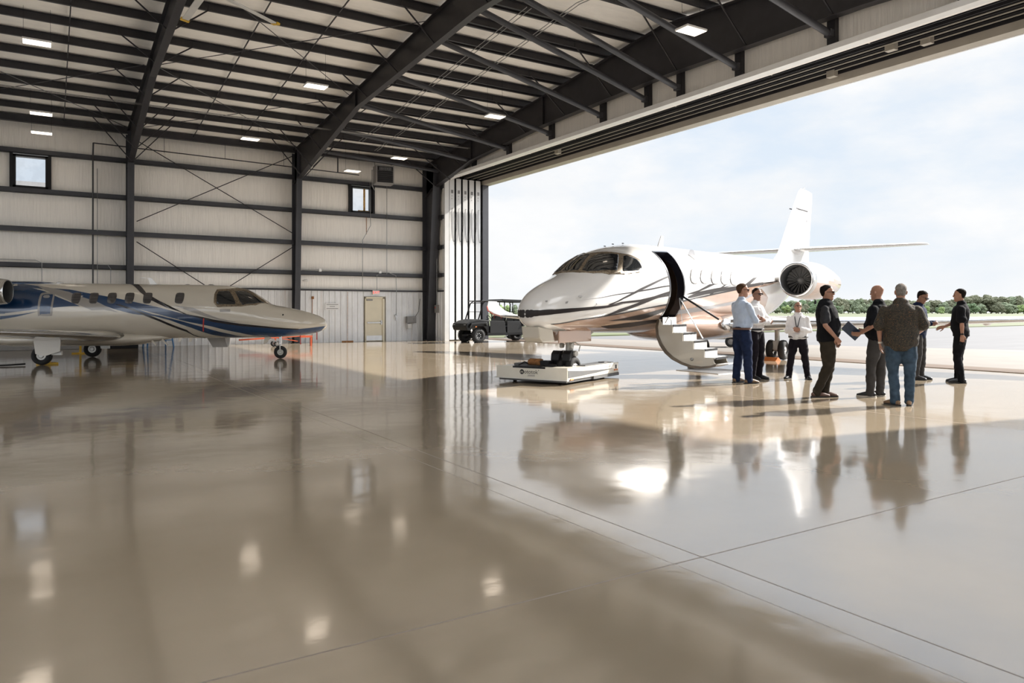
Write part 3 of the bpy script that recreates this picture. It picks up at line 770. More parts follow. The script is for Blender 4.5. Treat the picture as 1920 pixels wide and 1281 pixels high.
JET2 = Fus(1,
 top=[(0,1.00),(.03,1.10),(.12,1.20),(.4,1.33),(.75,1.43),(1.2,1.53),(1.56,1.60),(1.85,1.80),(2.15,1.98),(2.55,2.11),(2.9,2.16),(4,2.18),(8,2.20),(9.5,2.19),(11.5,2.15),(13,2.1)],
 bot=[(0,.98),(.03,.90),(.12,.84),(.4,.74),(.75,.68),(1.6,.63),(3,.62),(7.5,.64),(9,.8),(11,1.2),(13,1.6)],
 wid=[(0,.01),(.03,.09),(.12,.17),(.4,.31),(.75,.43),(1.3,.56),(2,.68),(3,.76),(4,.78),(8,.78),(9.5,.70),(11.5,.42),(13,.12)],
 mid=[(0,.99),(.75,1.03),(1.6,1.13),(2.5,1.27),(3.5,1.38),(8,1.40),(10,1.5),(13,1.85)])
Q1 = {
 'wframe': [(1.41, 90), (1.46, 71.1), (1.62, 53.4), (1.9, 37.2), (2.3, 29.6), (2.79, 26.1), (2.99, 28.8), (3.09, 35.0), (3.08, 43.5), (2.95, 52.6), (2.69, 61.7), (2.28, 82.5), (2.14, 90)],
 'wpane_a': [(1.49, 88.0), (1.52, 74.8), (2.12, 82.6), (2.11, 87.9)],
 'wpane_b': [(1.56, 71.2), (2.14, 75.2), (2.34, 68.6), (2.57, 60.2), (2.53, 55.8), (2.22, 41.4), (2.11, 38.4), (1.73, 51.5)],
 'wpane_c': [(2.68, 54.2), (2.85, 50.6), (2.99, 43.3), (2.99, 35.7), (2.94, 30.8), (2.79, 29.1), (2.38, 33.1), (2.34, 36.9)],
 'main': [(0.0, -90), (0.05, 1.5), (0.37, 3.9), (0.94, -0.3), (1.63, -5), (2.1, -7.4), (1.64, -9.2), (0.95, -7.8), (0.37, -10.4), (0.05, -23.2), (0.01, -90)],
 'tail_main': [(1.63, -5), (1.96, -5.9), (2.69, -10.1), (3.96, -9.5), (3.94, -5.3), (2.68, -6.7), (2.04, -3.1)],
 'line1': [(0.88, 14.8), (1.64, 9.3), (2.49, 4.6), (3.04, 3.3), (3.91, 2.8), (3.91, 4.1), (3.04, 4.9), (2.49, 5.8), (1.64, 10.1)],
 'line2': [(1.7, -5), (2.12, 0.7), (2.67, 4.8), (3.32, 9.6), (4.0, 14.6), (4.02, 16.6), (3.34, 12.2), (2.68, 7.9), (2.13, 2.9), (1.64, -3.2)],
 'thin': [(0.75, -24.2), (1.1, -14.4), (1.29, -10.8), (1.09, -13.1)],
 'brown_edge': [(0.39, -43.6), (0.95, -30.0), (1.73, -25.9), (2.79, -22.4), (3.89, -20.7), (5.19, -13.3), (6.41, -6.4), (7.82, 0.6), (9.96, 11.7), (12.25, 15.5)],
 'band2': [(1.53, -27.8), (2.05, -22.2), (2.72, -15.2), (3.22, -10.8), (3.92, -6.7), (3.91, -3.2), (3.2, -6.2), (2.69, -10.1), (2.0, -15.9)],
 'band3': [(4.87, -10.6), (5.43, -4.2), (6.39, 0.8), (7.65, 6.4), (6.39, -2.1), (5.51, -8.3)],
 'band4': [(4.73, -7.8), (5.43, -2.1), (6.08, 6.1), (6.52, 7.3), (5.8, -0.5), (5.14, -7.1)],
 'line4': [(6.08, -7.3), (6.56, -0.5), (7.11, 7.3), (7.22, 7.4), (6.67, -1.1), (6.21, -7.2)],
 'big': [(4.47, -35.8), (5.79, -31.3), (6.81, -25.1), (7.82, -21.1), (9.45, -3.8), (9.45, -0.6), (7.75, -16.3), (6.58, -21.9), (5.36, -25.7), (4.36, -30.1)],
 'edge5': [(4.89, -13.3), (5.76, -8.1), (6.74, -3.3), (8.02, 2.2), (8.03, 6.1), (6.73, 1.1), (5.75, -4.7), (4.87, -10.6)],
 'vee': [(8.06, 2.3), (8.66, 10.6), (9.28, 19.3), (9.64, 20.6), (8.9, 9.2), (9.98, 13.4), (9.98, 9.2), (8.61, 3.6), (8.05, -0.7)],
 'under1': [(1.88, -38.7), (3.1, -42.3), (3.63, -34.8), (3.92, -30.6), (3.84, -25.8), (2.91, -31.9), (2.03, -37.1)],
 'under2': [(1.83, -52.4), (2.57, -47.0), (4.05, -42.8), (4.18, -47.7), (3.02, -57.8), (2.26, -60.8)],
 'painted_shine': [(5.73, 51.8), (5.82, 41.3), (6.22, 54.1), (7.37, 90)],  # sheen on the hull, painted on as a grey patch
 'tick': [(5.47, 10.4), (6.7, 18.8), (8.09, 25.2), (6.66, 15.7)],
 'port1': [(0.61, 18.0), (0.67, 17.8), (0.64, 13.5), (0.59, 13.5)],
 'probe': [(0.25, 37.6), (0.29, 34.8), (0.27, 30.2), (0.24, 32.9)],
 'cw0': [(5.21, 23.9), (5.44, 26.6), (5.57, 25.3), (5.52, 16.2), (5.39, 8.2), (5.26, 6.0), (5.05, 7.2), (5.02, 14.2)],
 'cw1': [(5.8, 24.2), (6.04, 27.0), (6.18, 25.7), (6.13, 16.4), (5.99, 8.9), (5.85, 6.6), (5.63, 7.8), (5.59, 14.1)],
 'cw2': [(6.46, 24.6), (6.73, 27.7), (6.87, 26.3), (6.81, 16.7), (6.66, 9.0), (6.51, 6.6), (6.28, 7.8), (6.24, 14.3)],
 'cw3': [(7.09, 25.1), (7.37, 28.1), (7.52, 26.7), (7.46, 16.9), (7.3, 9.1), (7.14, 6.6), (6.9, 7.8), (6.86, 14.4)],
 'cw4': [(7.76, 25.5), (8.05, 28.6), (8.21, 27.1), (8.14, 17.1), (7.97, 9.1), (7.8, 6.6), (7.55, 7.8), (7.5, 14.6)],
}
Q2 = {
 'wframe': [(3.08, 21.0), (3.09, 41.1), (3.05, 56.5), (2.73, 62.4), (2.31, 89.2), (2.02, 74.8), (1.64, 68.9), (1.96, 34.1), (2.35, 20.9), (2.97, 12.9)],
 'pane_side': [(3.0, 20.4), (3.02, 40.2), (2.98, 49.5), (2.73, 54.2), (2.59, 40.8), (2.5, 26.9), (2.52, 23.1), (2.95, 18.6)],
 'pane_front': [(2.56, 56.1), (2.29, 67.8), (2.02, 60.5), (1.75, 57.0), (2.02, 36.0), (2.31, 25.2), (2.39, 32.3)],
 'blueA': [(8.35, 76.1), (7.92, 64.6), (7.33, 52.6), (6.91, 49.7), (6.47, 40.7), (5.9, 31.9), (5.19, 20.4), (4.49, 8.5), (3.79, -5.5), (3.08, -14.1), (2.38, -18.8), (1.66, -21.3), (0.79, -24.6), (0.07, -72.0), (0.21, -90), (0.82, -84.0), (1.42, -78.8), (1.79, -69.9), (2.41, -48.0), (3.1, -32.4), (3.8, -20.6), (4.49, -5.7), (5.18, 8.2), (5.67, 19.0), (6.16, 26.8), (6.73, 36.4), (7.3, 45.9), (7.87, 53.9), (8.26, 59.6)],
 'blueB': [(5.01, -0.2), (4.49, -7.9), (3.94, -19.4), (3.39, -33.3), (3.12, -41.5), (2.71, -53.4), (2.26, -72.0), (2.61, -76.5), (3.16, -59.2), (3.68, -36.2), (4.22, -18.2), (4.63, -9.1)],
 'blueC': [(6.57, 27.8), (6.14, 17.7), (5.66, 4.9), (5.18, -4.7), (4.49, -10.2), (4.9, 0.8), (5.32, 13.6), (5.68, 23.5), (6.03, 28.1), (6.45, 35.3)],
 'black1': [(5.43, 77.2), (5.23, 76.5), (4.88, 39.2), (4.5, 21.9), (3.86, -4.3), (3.09, -20.3), (2.38, -25), (1.66, -25.1), (0.79, -27.6), (0.79, -23.3), (1.66, -19.4), (2.38, -18.8), (3.08, -14.1), (3.79, -4.2), (4.35, 9.6), (4.78, 25.4), (5.07, 43.5)],
 'black2': [(5.66, 14.6), (5.18, 1.9), (4.5, -20.7), (3.85, -47.1), (3.48, -71.5), (3.39, -90), (3.83, -41.4), (4.49, -15.9), (5.18, 6.1), (5.53, 14.6)],
 'greyA': [(7.76, 60.1), (7.33, 52.6), (6.88, 41.9), (6.58, 31.4), (6.15, 21.0), (5.56, -1.4), (5.93, 3.8), (6.24, 2.7), (6.61, 14.2), (7.12, 32.3), (7.5, 45.8)],
 'greyB': [(4.1, 13.1), (3.86, 11.0), (3.62, 9.0), (3.29, -2.4), (2.94, -10.4), (2.37, -15.8), (2.8, -15.5), (3.29, -9.3), (3.71, 1.3)],
 'blueaft': [(8.67, 53.1), (8.31, 61.8), (7.87, 53.9), (7.49, 42.8), (7.11, 28.7), (6.54, 11.0), (6.81, 10.4), (7.21, 7.7), (7.73, 3.2), (8.13, -1.3), (8.52, -5.9)],
 'blueaft2': [(8.53, -12.1), (8.13, -7.1), (7.58, 0.2), (8.0, -9.1), (8.54, -19.7)],
 'exit_out': [(7.59, -6.4), (7.59, 29.5), (7.54, 39.2), (7.33, 40), (7.22, 36.1), (7.23, -4.1), (7.29, -8.5), (7.54, -8.6)],
 'exit_in': [(7.54, -4.2), (7.53, 27.2), (7.5, 34.6), (7.33, 35.4), (7.26, 32.2), (7.28, -0.8), (7.31, -4.6), (7.5, -5.2)],
 'exit_win': [(7.5, 29.6), (7.47, 33.3), (7.36, 33.6), (7.33, 29.7), (7.36, 27.3), (7.45, 27.3)],
 'plate': [(2.91, 9.2), (2.63, 12.0), (2.63, 6.7), (2.91, 4.0)],
 'flagp': [(3.35, -13.1), (3.32, -12.9), (3.38, -45.4), (3.41, -45.4)],
 'dot1': [(1.24, 31.7), (1.2, 32.8), (1.2, 26.1), (1.24, 25.2)],
 'cw0': [(4.09, 41.5), (3.95, 42.5), (3.89, 40.4), (3.88, 28.5), (3.91, 18.8), (3.96, 17.1), (4.06, 17.6), (4.11, 20.9), (4.11, 31.9)],
 'cw1': [(4.93, 40.7), (4.79, 41.5), (4.73, 39.4), (4.72, 27.7), (4.75, 18.3), (4.8, 16.6), (4.9, 17.1), (4.94, 20.5), (4.95, 31.2)],
 'cw2': [(5.4, 40.3), (5.26, 41.1), (5.2, 39.1), (5.19, 27.4), (5.22, 18.1), (5.27, 16.4), (5.37, 16.9), (5.41, 20.2), (5.42, 30.9)],
 'cw3': [(5.85, 39.8), (5.72, 40.7), (5.66, 38.6), (5.64, 27.1), (5.67, 17.8), (5.72, 16.2), (5.82, 16.7), (5.86, 20), (5.87, 30.6)],
 'cw4': [(6.32, 39.4), (6.18, 40.3), (6.12, 38.2), (6.11, 26.9), (6.13, 17.7), (6.18, 16.0), (6.28, 16.5), (6.32, 19.8), (6.33, 30.4)],
 'cw5': [(6.76, 39.1), (6.63, 40.1), (6.57, 37.9), (6.55, 26.6), (6.58, 17.5), (6.63, 15.8), (6.72, 16.3), (6.77, 19.6), (6.78, 30)],
}
# ================================================================ aircraft
M['jetwhite'] = mat('white_aircraft_paint', (.62, .60, .575), .22, 0, .012, 2, coat=.8)
M['jetcream'] = mat('warm_white_aircraft_paint', (.50, .455, .38), .2, 0, .012, 2, coat=.9)
M['bronze'] = mat('bronze_aircraft_paint', (.36, .235, .17), .24, .1, .03, 2, coat=.9)
M['stripe'] = mat('dark_brown_stripe', (.016, .011, .011), .4, 0, .05, 4, coat=.0, spec=.3)
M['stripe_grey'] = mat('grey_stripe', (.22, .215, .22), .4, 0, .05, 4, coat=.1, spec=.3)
M['navy'] = mat('blue_aircraft_paint', (.006, .034, .095), .25, .1, .05, 2, coat=.9)
M['blackpaint'] = mat('black_aircraft_paint', (.008, .008, .012), .25, 0, .05, 2, coat=.8)
M['greypaint'] = mat('grey_aircraft_paint', (.24, .22, .20), .3, .1, .04, 2, coat=.7)
M['ductgrey'] = mat('dark_intake_lining', (.05, .05, .05), .5, 0, .1, 5)
M['gear'] = mat('landing_gear_grey', (.42, .41, .38), .35, .3, .1, 8)
M['wframe'] = mat('riveted_window_frame', (.17, .13, .085), .35, .4, .55, 26)
M['cabwin'] = mat('cabin_window', (.055, .050, .048), .08, 0, .4, 5, sc3=(.4, .4, 9), ior=1.5)
M['cabwin_w'] = mat('closed_window_shade', (.60, .59, .57), .15, 0, .03, 5, coat=.5)
M['cabin'] = mat('brown_cabin_lining', (.11, .07, .045), .55, 0, .1, 4)
M['tread'] = mat('stair_tread', (.80, .79, .77), .45, 0, .03, 8)
M['orangec'] = M['orange']

def hull_mesh(F, ss, nth, parent, m, hole=None):
    """closed hull; hole = (s0, s1, ph0, ph1) removed on the F.side side"""
    mb = MB(); mb.smooth = True
    st = 360. / nth; rings = []
    for s in ss:
        r = []
        for j in range(nth):
            th = -90 + j * st
            if th <= 90: x, y, z = F.P(s, th)
            else:
                x, y, z = F.P(s, 180 - th); y = -y
            r.append((x, y, z))
        rings.append(r)
    n = nth; mb.v = [p for r in rings for p in r]
    for i in range(len(ss) - 1):
        sm_ = (ss[i] + ss[i + 1]) / 2
        for j in range(n):
            th = -90 + (j + .5) * st
            if hole and hole[0] < sm_ < hole[1] and hole[2] < th < hole[3]: continue
            k = (j + 1) % n
            mb.f.append((i * n + j, i * n + k, (i + 1) * n + k, (i + 1) * n + j)); mb.mi.append(0); mb.sm.append(True)
    mb.f.append(tuple(range(n - 1, -1, -1))); mb.mi.append(0); mb.sm.append(True)
    mb.f.append(tuple((len(ss) - 1) * n + i for i in range(n))); mb.mi.append(0); mb.sm.append(True)
    return mb.build('fuselage', m, parent)
def patch(F, poly, off, name, m, parent, both=True, hole=None, thick=0., ds=.14, dp=6.):
    """paint, glass or panel lying on the hull: poly of (s, phi)"""
    bm = bmesh.new(); K = 20.
    vs = [bm.verts.new((s * K, p, 0)) for s, p in poly]
    f = bm.faces.new(vs)
    bmesh.ops.triangulate(bm, faces=[f])
    def cut(axis, step):
        lo = min(v.co[axis] for v in bm.verts); hi = max(v.co[axis] for v in bm.verts)
        q = math.ceil(lo / step) * step
        while q < hi:
            co_ = [0, 0, 0]; co_[axis] = q; no = [0, 0, 0]; no[axis] = 1
            bmesh.ops.bisect_plane(bm, geom=bm.verts[:] + bm.edges[:] + bm.faces[:], plane_co=co_, plane_no=no, dist=1e-5); q += step
    cut(0, ds * K); cut(1, dp)
    if hole:
        for axis, v in ((0, hole[0] * K), (0, hole[1] * K), (1, hole[2]), (1, hole[3])):
            co_ = [0, 0, 0]; co_[axis] = v; no = [0, 0, 0]; no[axis] = 1
            bmesh.ops.bisect_plane(bm, geom=bm.verts[:] + bm.edges[:] + bm.faces[:], plane_co=co_, plane_no=no, dist=1e-5)
        dl = [f for f in bm.faces if hole[0] * K < f.calc_center_median().x < hole[1] * K and hole[2] < f.calc_center_median().y < hole[3]]
    mb = MB(); mb.smooth = True
    bm.verts.index_update()
    for side in ((1, -1) if both else (1,)):
        vs = []
        for v in bm.verts:
            x, y, z = F.P(v.co.x / K, v.co.y, off); vs.append((x, y * side, z))
        fs = []
        for f in bm.faces:
            c = f.calc_center_median()
            if hole and side == 1 and hole[0] * K < c.x < hole[1] * K and hole[2] < c.y < hole[3]: continue
            fs.append(tuple(v.index for v in (f.verts if side == 1 else reversed(f.verts))))
        mb.add(vs, fs)
    bm.free()
    o = mb.build(name, m, parent)
    if thick:
        md = o.modifiers.new('thick', 'SOLIDIFY'); md.thickness = thick; md.offset = -1
    return o
def smooth_poly(p, k=3):
    """Catmull resample of a closed outline"""
    n = len(p); out = []
    for i in range(n):
        a, b, c, d = p[i - 1], p[i], p[(i + 1) % n], p[(i + 2) % n]
        for t in range(k):
            t /= k
            out.append(tuple(.5 * ((2 * b[q]) + (-a[q] + c[q]) * t + (2 * a[q] - 5 * b[q] + 4 * c[q] - d[q]) * t * t + (-a[q] + 3 * b[q] - 3 * c[q] + d[q]) * t ** 3) for q in (0, 1)))
    return out
def airfoil(n=14):
    pts = []
    for i in range(n + 1):
        x = .5 * (1 - math.cos(PI * i / n)); pts.append((x, 5 * (.2969 * math.sqrt(x) - .126 * x - .3516 * x * x + .2843 * x ** 3 - .1036 * x ** 4)))
    return [(x, t) for x, t in reversed(pts)] + [(x, -t * .85) for x, t in pts[1:-1]]
AF = airfoil()
def wing_mb(secs, vertical=False):
    """secs: (span, le_s, chord, z, thickness ratio)"""
    mb = MB(); mb.smooth = True; rings = []
    for sp_, le, ch, z, tk in secs:
        if vertical: rings.append([(le + x * ch, z + t * ch * tk, sp_) for x, t in AF])
        else: rings.append([(le + x * ch, sp_, z + t * ch * tk) for x, t in AF])
    mb.loft(rings)
    # leading edge faces get material 1
    n = len(AF)
    for i in range(len(secs) - 1):
        for j in range(n):
            xm = (AF[j][0] + AF[(j + 1) % n][0]) / 2
            if xm < .075: mb.mi[i * n + j] = 1
    return mb
def wheel(parent, c, r, w, name='wheel', hub='chrome'):
    """tyre with a hub, axle along local y"""
    mb = MB(); mb.torus(c, (0, 1, 0), r - w * .45, w * .45, 28, 10, sq=1.15)
    t = mb.build(name, 'rubber', parent, smooth=True)
    h = MB(); R = r - w * .75
    for s in (-1, 1):
        y0 = c[1] + s * w * .30; y1 = c[1] + s * w * .42
        h.cyl((c[0], c[1], c[2]), (c[0], y0, c[2]), R, n=24)
        h.cyl((c[0], y0, c[2]), (c[0], y1, c[2]), R * .55, R * .4, n=16)
        for k in range(8):
            a = 2 * PI * k / 8
            h.cyl((c[0] + R * .75 * math.cos(a), y0, c[2] + R * .75 * math.sin(a)), (c[0] + R * .75 * math.cos(a), y0 + s * .008, c[2] + R * .75 * math.sin(a)), R * .1, n=8)
    h.build('hub', hub, t, angle=40)
    return t
def nacelle(parent, s0, y, z, r, L, side, m, low=None, lip='chrome', name='engine'):
    prof = [(0.0, .86), (-.005, .93), (.02, .99), (.07, 1.04), (.18, 1.10), (.34, 1.14), (.52, 1.10), (.72, .96), (.88, .80), (1.0, .68)]
    n = 40; mb = MB(); mb.smooth = True
    rings = [[(s0 + a * L, y + b * r * math.cos(2 * PI * j / n), z + b * r * math.sin(2 * PI * j / n)) for j in range(n)] for a, b in prof]
    mb.loft(rings, cap0=False, cap1=False)
    k = 0
    for i in range(len(prof) - 1):
        for j in range(n):
            if i < 3: mb.mi[k] = 1
            elif low:
                zz = math.sin(2 * PI * (j + .5) / n); a = (prof[i][0] + prof[i + 1][0]) / 2
                if zz < -.12 + .5 * (a - .2): mb.mi[k] = 2
            k += 1
    e = mb.build(name, [m, lip, low or m], parent)
    mb = MB(); mb.smooth = True
    mb.loft([[(s0 + a, y + b * r * math.cos(2 * PI * j / n), z + b * r * math.sin(2 * PI * j / n)) for j in range(n)] for a, b in ((0., .86), (.05, .80), (.2, .78), (.5, .82), (.62, .82))], cap0=False, cap1=False)
    mb.build('intake_duct', 'ductgrey', e)
    MB().cyl((s0 + .62, y, z), (s0 + .66, y, z), r * .84, n=32).build('fan_disc', 'black', e)
    fb = MB()
    for q in range(22):
        a = 2 * PI * q / 22
        ca, sa = math.cos(a), math.sin(a); cb, sb = math.cos(a + .22), math.sin(a + .22)
        r0, r1 = r * .2, r * .8
        fb.add([(s0 + .46, y + r0 * ca, z + r0 * sa), (s0 + .60, y + r0 * cb, z + r0 * sb), (s0 + .58, y + r1 * cb, z + r1 * sb), (s0 + .48, y + r1 * ca, z + r1 * sa)], [(0, 1, 2, 3)])
    fo = fb.build('fan_blades', 'box', e)
    fo.modifiers.new('t', 'SOLIDIFY').thickness = .006
    mb = MB(); mb.smooth = True
    mb.loft([[(s0 + a, y + b * r * math.cos(2 * PI * j / 20), z + b * r * math.sin(2 * PI * j / 20)) for j in range(20)] for a, b in ((.34, .01), (.36, .08), (.42, .16), (.5, .22), (.6, .24))])
    mb.build('spinner', 'box', e)
    mb = MB(); mb.loft([[(s0 + L * a, y + b * r * math.cos(2 * PI * j / n), z + b * r * math.sin(2 * PI * j / n)) for j in range(n)] for a, b in ((1., .66), (.9, .6), (.8, .5))], cap0=False)
    mb.build('exhaust', 'box', e, smooth=True)
    return e
# ---------------- the white and bronze jet by the door
j1 = empty('business_jet', (7.4, 11.3, 0), math.radians(20.5), 'large white and bronze business jet with open airstair, nose wheel on low white tug', 'airplane')
HO = (3.95, 4.62, -45, 52.5)
ssk = sorted(set([0, .01, .03, .06, .09, .12, .18, .25, .35, .45, .6, .8] + [round(1 + .15 * i, 3) for i in range(20)] + [3.95, 4.62] + [round(4.1 + .13 * i, 3) for i in range(4)] + [round(5 + .3 * i, 3) for i in range(42)] + [17.6]))
hull_mesh(JET1, ssk, 96, j1, 'jetwhite', HO)
# door jamb and cabin inside
mb = MB(); mb.smooth = False
def jp(s, ph, o): return JET1.P(s, ph, o)
ph_l = [HO[2] + (HO[3] - HO[2]) * i / 24 for i in range(25)]
edge = [(HO[0], p) for p in ph_l] + [(HO[0] + (HO[1] - HO[0]) * i / 5, HO[3]) for i in range(1, 6)] + [(HO[1], p) for p in reversed(ph_l)][1:] + [(HO[1] - (HO[1] - HO[0]) * i / 5, HO[2]) for i in range(1, 5)]
mb.loft([[jp(s, p, .008) for s, p in edge], [jp(s, p, -.16) for s, p in edge]], cap0=False, cap1=False)
# seal strip round the opening
def grow(s, p, k):
    cs, cp = (HO[0] + HO[1]) / 2, (HO[2] + HO[3]) / 2
    return (s + k * (.05 if s > cs else -.05), p + k * (2.5 if p > cp else -2.5))
mb.loft([[jp(s, p, .008) for s, p in edge], [jp(*grow(s, p, 1), .008) for s, p in edge]], cap0=False, cap1=False)
mb.build('door_frame', 'blackpaint', j1)
mb = MB(); mb.smooth = True
for s0, s1 in ((2.9, 3.95), (3.95, 4.62), (4.62, 5.6)):
    rr = []
    for s in (s0, s1):
        r = []
        for j in range(49):
            th = -90 + j * 7.5
            if th <= 90: x, y, z = JET1.P(s, th, -.17)
            else: x, y, z = JET1.P(s, 180 - th, -.17); y = -y
            r.append((x, y, z))
        rr.append(r)
    o_ = len(mb.v); mb.v += rr[0] + rr[1]
    for j in range(48):
        th = -90 + (j + .5) * 7.5
        if s0 == 3.95 and -45 < th < 52.5: continue
        mb.f.append((o_ + j, o_ + j + 1, o_ + 49 + j + 1, o_ + 49 + j)); mb.mi.append(0); mb.sm.append(True)
mb.build('cabin_lining', 'cabin', j1)
for sb in (2.92, 5.58):
    rr = []
    for s in (sb, sb + .02):
        rr.append([(JET1.P(s, th, -.18) if th <= 90 else (lambda q: (q[0], -q[1], q[2]))(JET1.P(s, 180 - th, -.18))) for th in range(-90, 270, 15)])
    MB().loft(rr).build('cabin_bulkhead', 'cabin', j1)
MB().b2(2.95, 5.58, -.6, .6, 1.22, 1.25).build('cabin_floor', 'cabin', j1)
# paint
Q = Q1
be = smooth_poly(Q['brown_edge'] + [], 1)
brown = be + [(8.9, 2.), (9.8, 3.), (10.4, -10.), (10.6, -88.)] + [(9, -89.9), (6, -89.9), (4, -89.9), (2.4, -89.9), (1.6, -80), (1.0, -66)]
patch(JET1, brown, .003, 'bronze_underside', 'bronze', j1, hole=HO)
patch(JET1, Q['under1'], .006, 'dark_band', 'stripe', j1, hole=HO)
patch(JET1, Q['under2'], .006, 'dark_band', 'stripe', j1, hole=HO)
main = [(.0004, 89), (.009, 84), (.02, 36), (.05, 20), (.12, 12), (.37, 4.5)] + Q['main'][3:6] + Q['main'][6:8] + [(.37, -8.7), (.12, -11.5), (.05, -17), (.02, -34), (.009, -75), (.0004, -89)]
patch(JET1, main, .006, 'nose_band', 'stripe', j1, ds=.01, dp=4)
for k, mm in (('tail_main', 'stripe'), ('line1', 'stripe'), ('line2', 'stripe'), ('band2', 'stripe'), ('band3', 'stripe'), ('band4', 'stripe'), ('line4', 'stripe'), ('big', 'stripe_grey'), ('edge5', 'stripe'), ('vee', 'stripe'), ('painted_shine', 'stripe_grey'), ('tick', 'stripe_grey'), ('probe', 'box'), ('port1', 'box')):
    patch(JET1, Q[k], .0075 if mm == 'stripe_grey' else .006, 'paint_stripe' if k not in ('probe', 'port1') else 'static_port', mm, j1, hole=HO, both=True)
# edge line on top of the bronze
el = [(s, p + .9) for s, p in Q['brown_edge']] + [(s, p - 1.1) for s, p in reversed(Q['brown_edge'])]
patch(JET1, el, .009, 'paint_stripe', 'stripe', j1, hole=HO)
# windshield and windows
wf = Q['wframe'][:]
wf[0] = (1.40, 90); wf[-1] = (2.16, 90)
patch(JET1, wf, .010, 'windshield_frame', 'wframe', j1, ds=.08, dp=4, thick=.02)
for k in ('wpane_a', 'wpane_b', 'wpane_c'):
    p = Q[k][:]
    if k == 'wpane_a': p = [(1.47, 88.2), (1.53, 76.5), (2.12, 83.3), (2.10, 88.2)]
    for side in (1, -1):
        o = patch(JET1, smooth_poly(p, 2) if k != 'wpane_a' else p, .018, 'windshield_pane', 'glassd', j1, both=False, ds=.08, dp=4, thick=.012)
        if side == -1: o.scale = (1, -1, 1)
for i in range(5):
    for side in (1, -1):
        ring = smooth_poly(Q['cw%d' % i], 2)
        cx = sum(p[0] for p in ring) / len(ring); cy = sum(p[1] for p in ring) / len(ring)
        o = patch(JET1, [(cx + (a - cx) * 1.05, cy + (b - cy) * 1.04) for a, b in ring], .008, 'cabin_window', 'stripe_grey' if i != 4 else 'box', j1, both=False, thick=.012)
        o2 = patch(JET1, ring, .013, 'shade', 'cabwin_w', o, both=False, thick=.01)
        if side == -1: o.scale = (1, -1, 1)
# belly fairing
def ering(s, w_, zt, zb, n=32):
    return [(s, w_ * math.copysign(abs(math.cos(2 * PI * j / n)) ** .8, math.cos(2 * PI * j / n)), (zt + zb) / 2 + (zt - zb) / 2 * math.sin(2 * PI * j / n)) for j in range(n)]
mb = MB(); mb.smooth = True
mb.loft([ering(*q) for q in ((4.35, .06, 1.06, .98), (4.5, .34, 1.15, .88), (4.8, .62, 1.26, .80), (5.3, .88, 1.36, .72), (6.0, 1.05, 1.40, .66), (7.0, 1.14, 1.40, .64), (10.2, 1.12, 1.40, .66), (11.2, .9, 1.4, .76), (12.2, .5, 1.4, .95), (12.8, .1, 1.4, 1.1))])
mb.build('belly_fairing', 'bronze', j1)
# wings
for s in (-1, 1):
    nm = 'wing'
    secs = [(s * .9, 6.7, 4.2, 1.06, .13), (s * 1.15, 6.92, 3.75, 1.07, .13), (s * 2.6, 7.42, 2.9, 1.095, .12), (s * 5, 8.12, 2.1, 1.145, .11), (s * 7.2, 8.80, 1.45, 1.22, .10), (s * 7.6, 8.92, 1.35, 1.24, .10)]
    wg = wing_mb(secs).build(nm, ['jetwhite', 'chrome'], j1)
    wl_ = [(s * 7.6, 8.92, 1.35, 1.24, .10), (s * 8.0, 9.05, 1.2, 1.30, .10), (s * 8.4, 9.25, 1.0, 1.42, .09), (s * 8.65, 9.5, .75, 1.58, .08), (s * 8.8, 9.75, .5, 1.76, .07)]
    mb = MB(); mb.smooth = True
    rings = []
    for q, (y, le, ch, z, tk) in enumerate(wl_):
        k = q / 4 * 1.1
        rings.append([(le + x * ch, y - s * math.sin(k) * t * ch * tk, z + math.cos(k) * t * ch * tk) for x, t in AF])
    mb.loft(rings).build('winglet', 'jetwhite', wg)
    MB().tube([(le - .012, y, z) for y, le, ch, z, tk in wl_[:4]], .012, 6).build('red_edge', 'red', wg)
    fl = [(s * q[0], q[1], q[2]) for q in ((1.3, 10.25, 1.05), (4.2, 9.75, 1.17))]
    MB().add([(10.68, s * 1.3, 1.10), (10.2, s * 4.6, 1.2), (10.24, s * 4.6, 1.205), (10.72, s * 1.3, 1.105)], [(0, 1, 2, 3)]).build('flap_gap', 'box', wg)
    for yy in (2.4, 4.6, 6.4):
        MB().ball((9.9 - .05 * yy, s * yy, 1.05 + .015 * yy), .1, sc3=(4.2, 1, .9)).build('flap_fairing', 'jetwhite', wg, smooth=True)
# fillet of bright metal at wing root
MB().ball((6.95, -1.14, 1.08), .17, sc3=(2.2, .5, .9)).build('landing_light_fairing', 'chrome', j1, smooth=True)
# tail
fin = wing_mb([(2.75, 13.3, 5.1, 0, .075), (3.05, 14.0, 4.35, 0, .075), (3.4, 14.62, 3.65, 0, .08), (3.9, 15.1, 3.25, 0, .085), (4.8, 15.98, 2.55, 0, .09), (5.82, 17.0, 1.75, 0, .09), (5.95, 17.25, 1.45, 0, .07)], True).build('vertical_fin', ['jetwhite', 'jetwhite'], j1)
for s in (-1, 1):
    MB().add([(17.45, s * .09, 3.2), (17.50, s * .09, 3.2), (18.02, s * .045, 5.75), (17.97, s * .048, 5.75)], [(0, 1, 2, 3)]).build('rudder_line', 'stripe_grey', fin)
    MB().add([(16.25, s * .118, 5.08), (17.9, s * .075, 5.14), (17.9, s * .075, 5.17), (16.27, s * .117, 5.12)], [(0, 1, 2, 3)]).build('paint_line', 'stripe', fin)
    MB().add([(17.1, s * .10, 4.72), (18.0, s * .055, 4.78), (18.0, s * .055, 4.80), (17.1, s * .10, 4.74)], [(0, 1, 2, 3)]).build('paint_line', 'stripe_grey', fin)
mb = MB(); mb.tube([(17.45, 0, 5.95), (17.7, 0, 6.02)], .02); mb.build('beacon', 'black', fin)
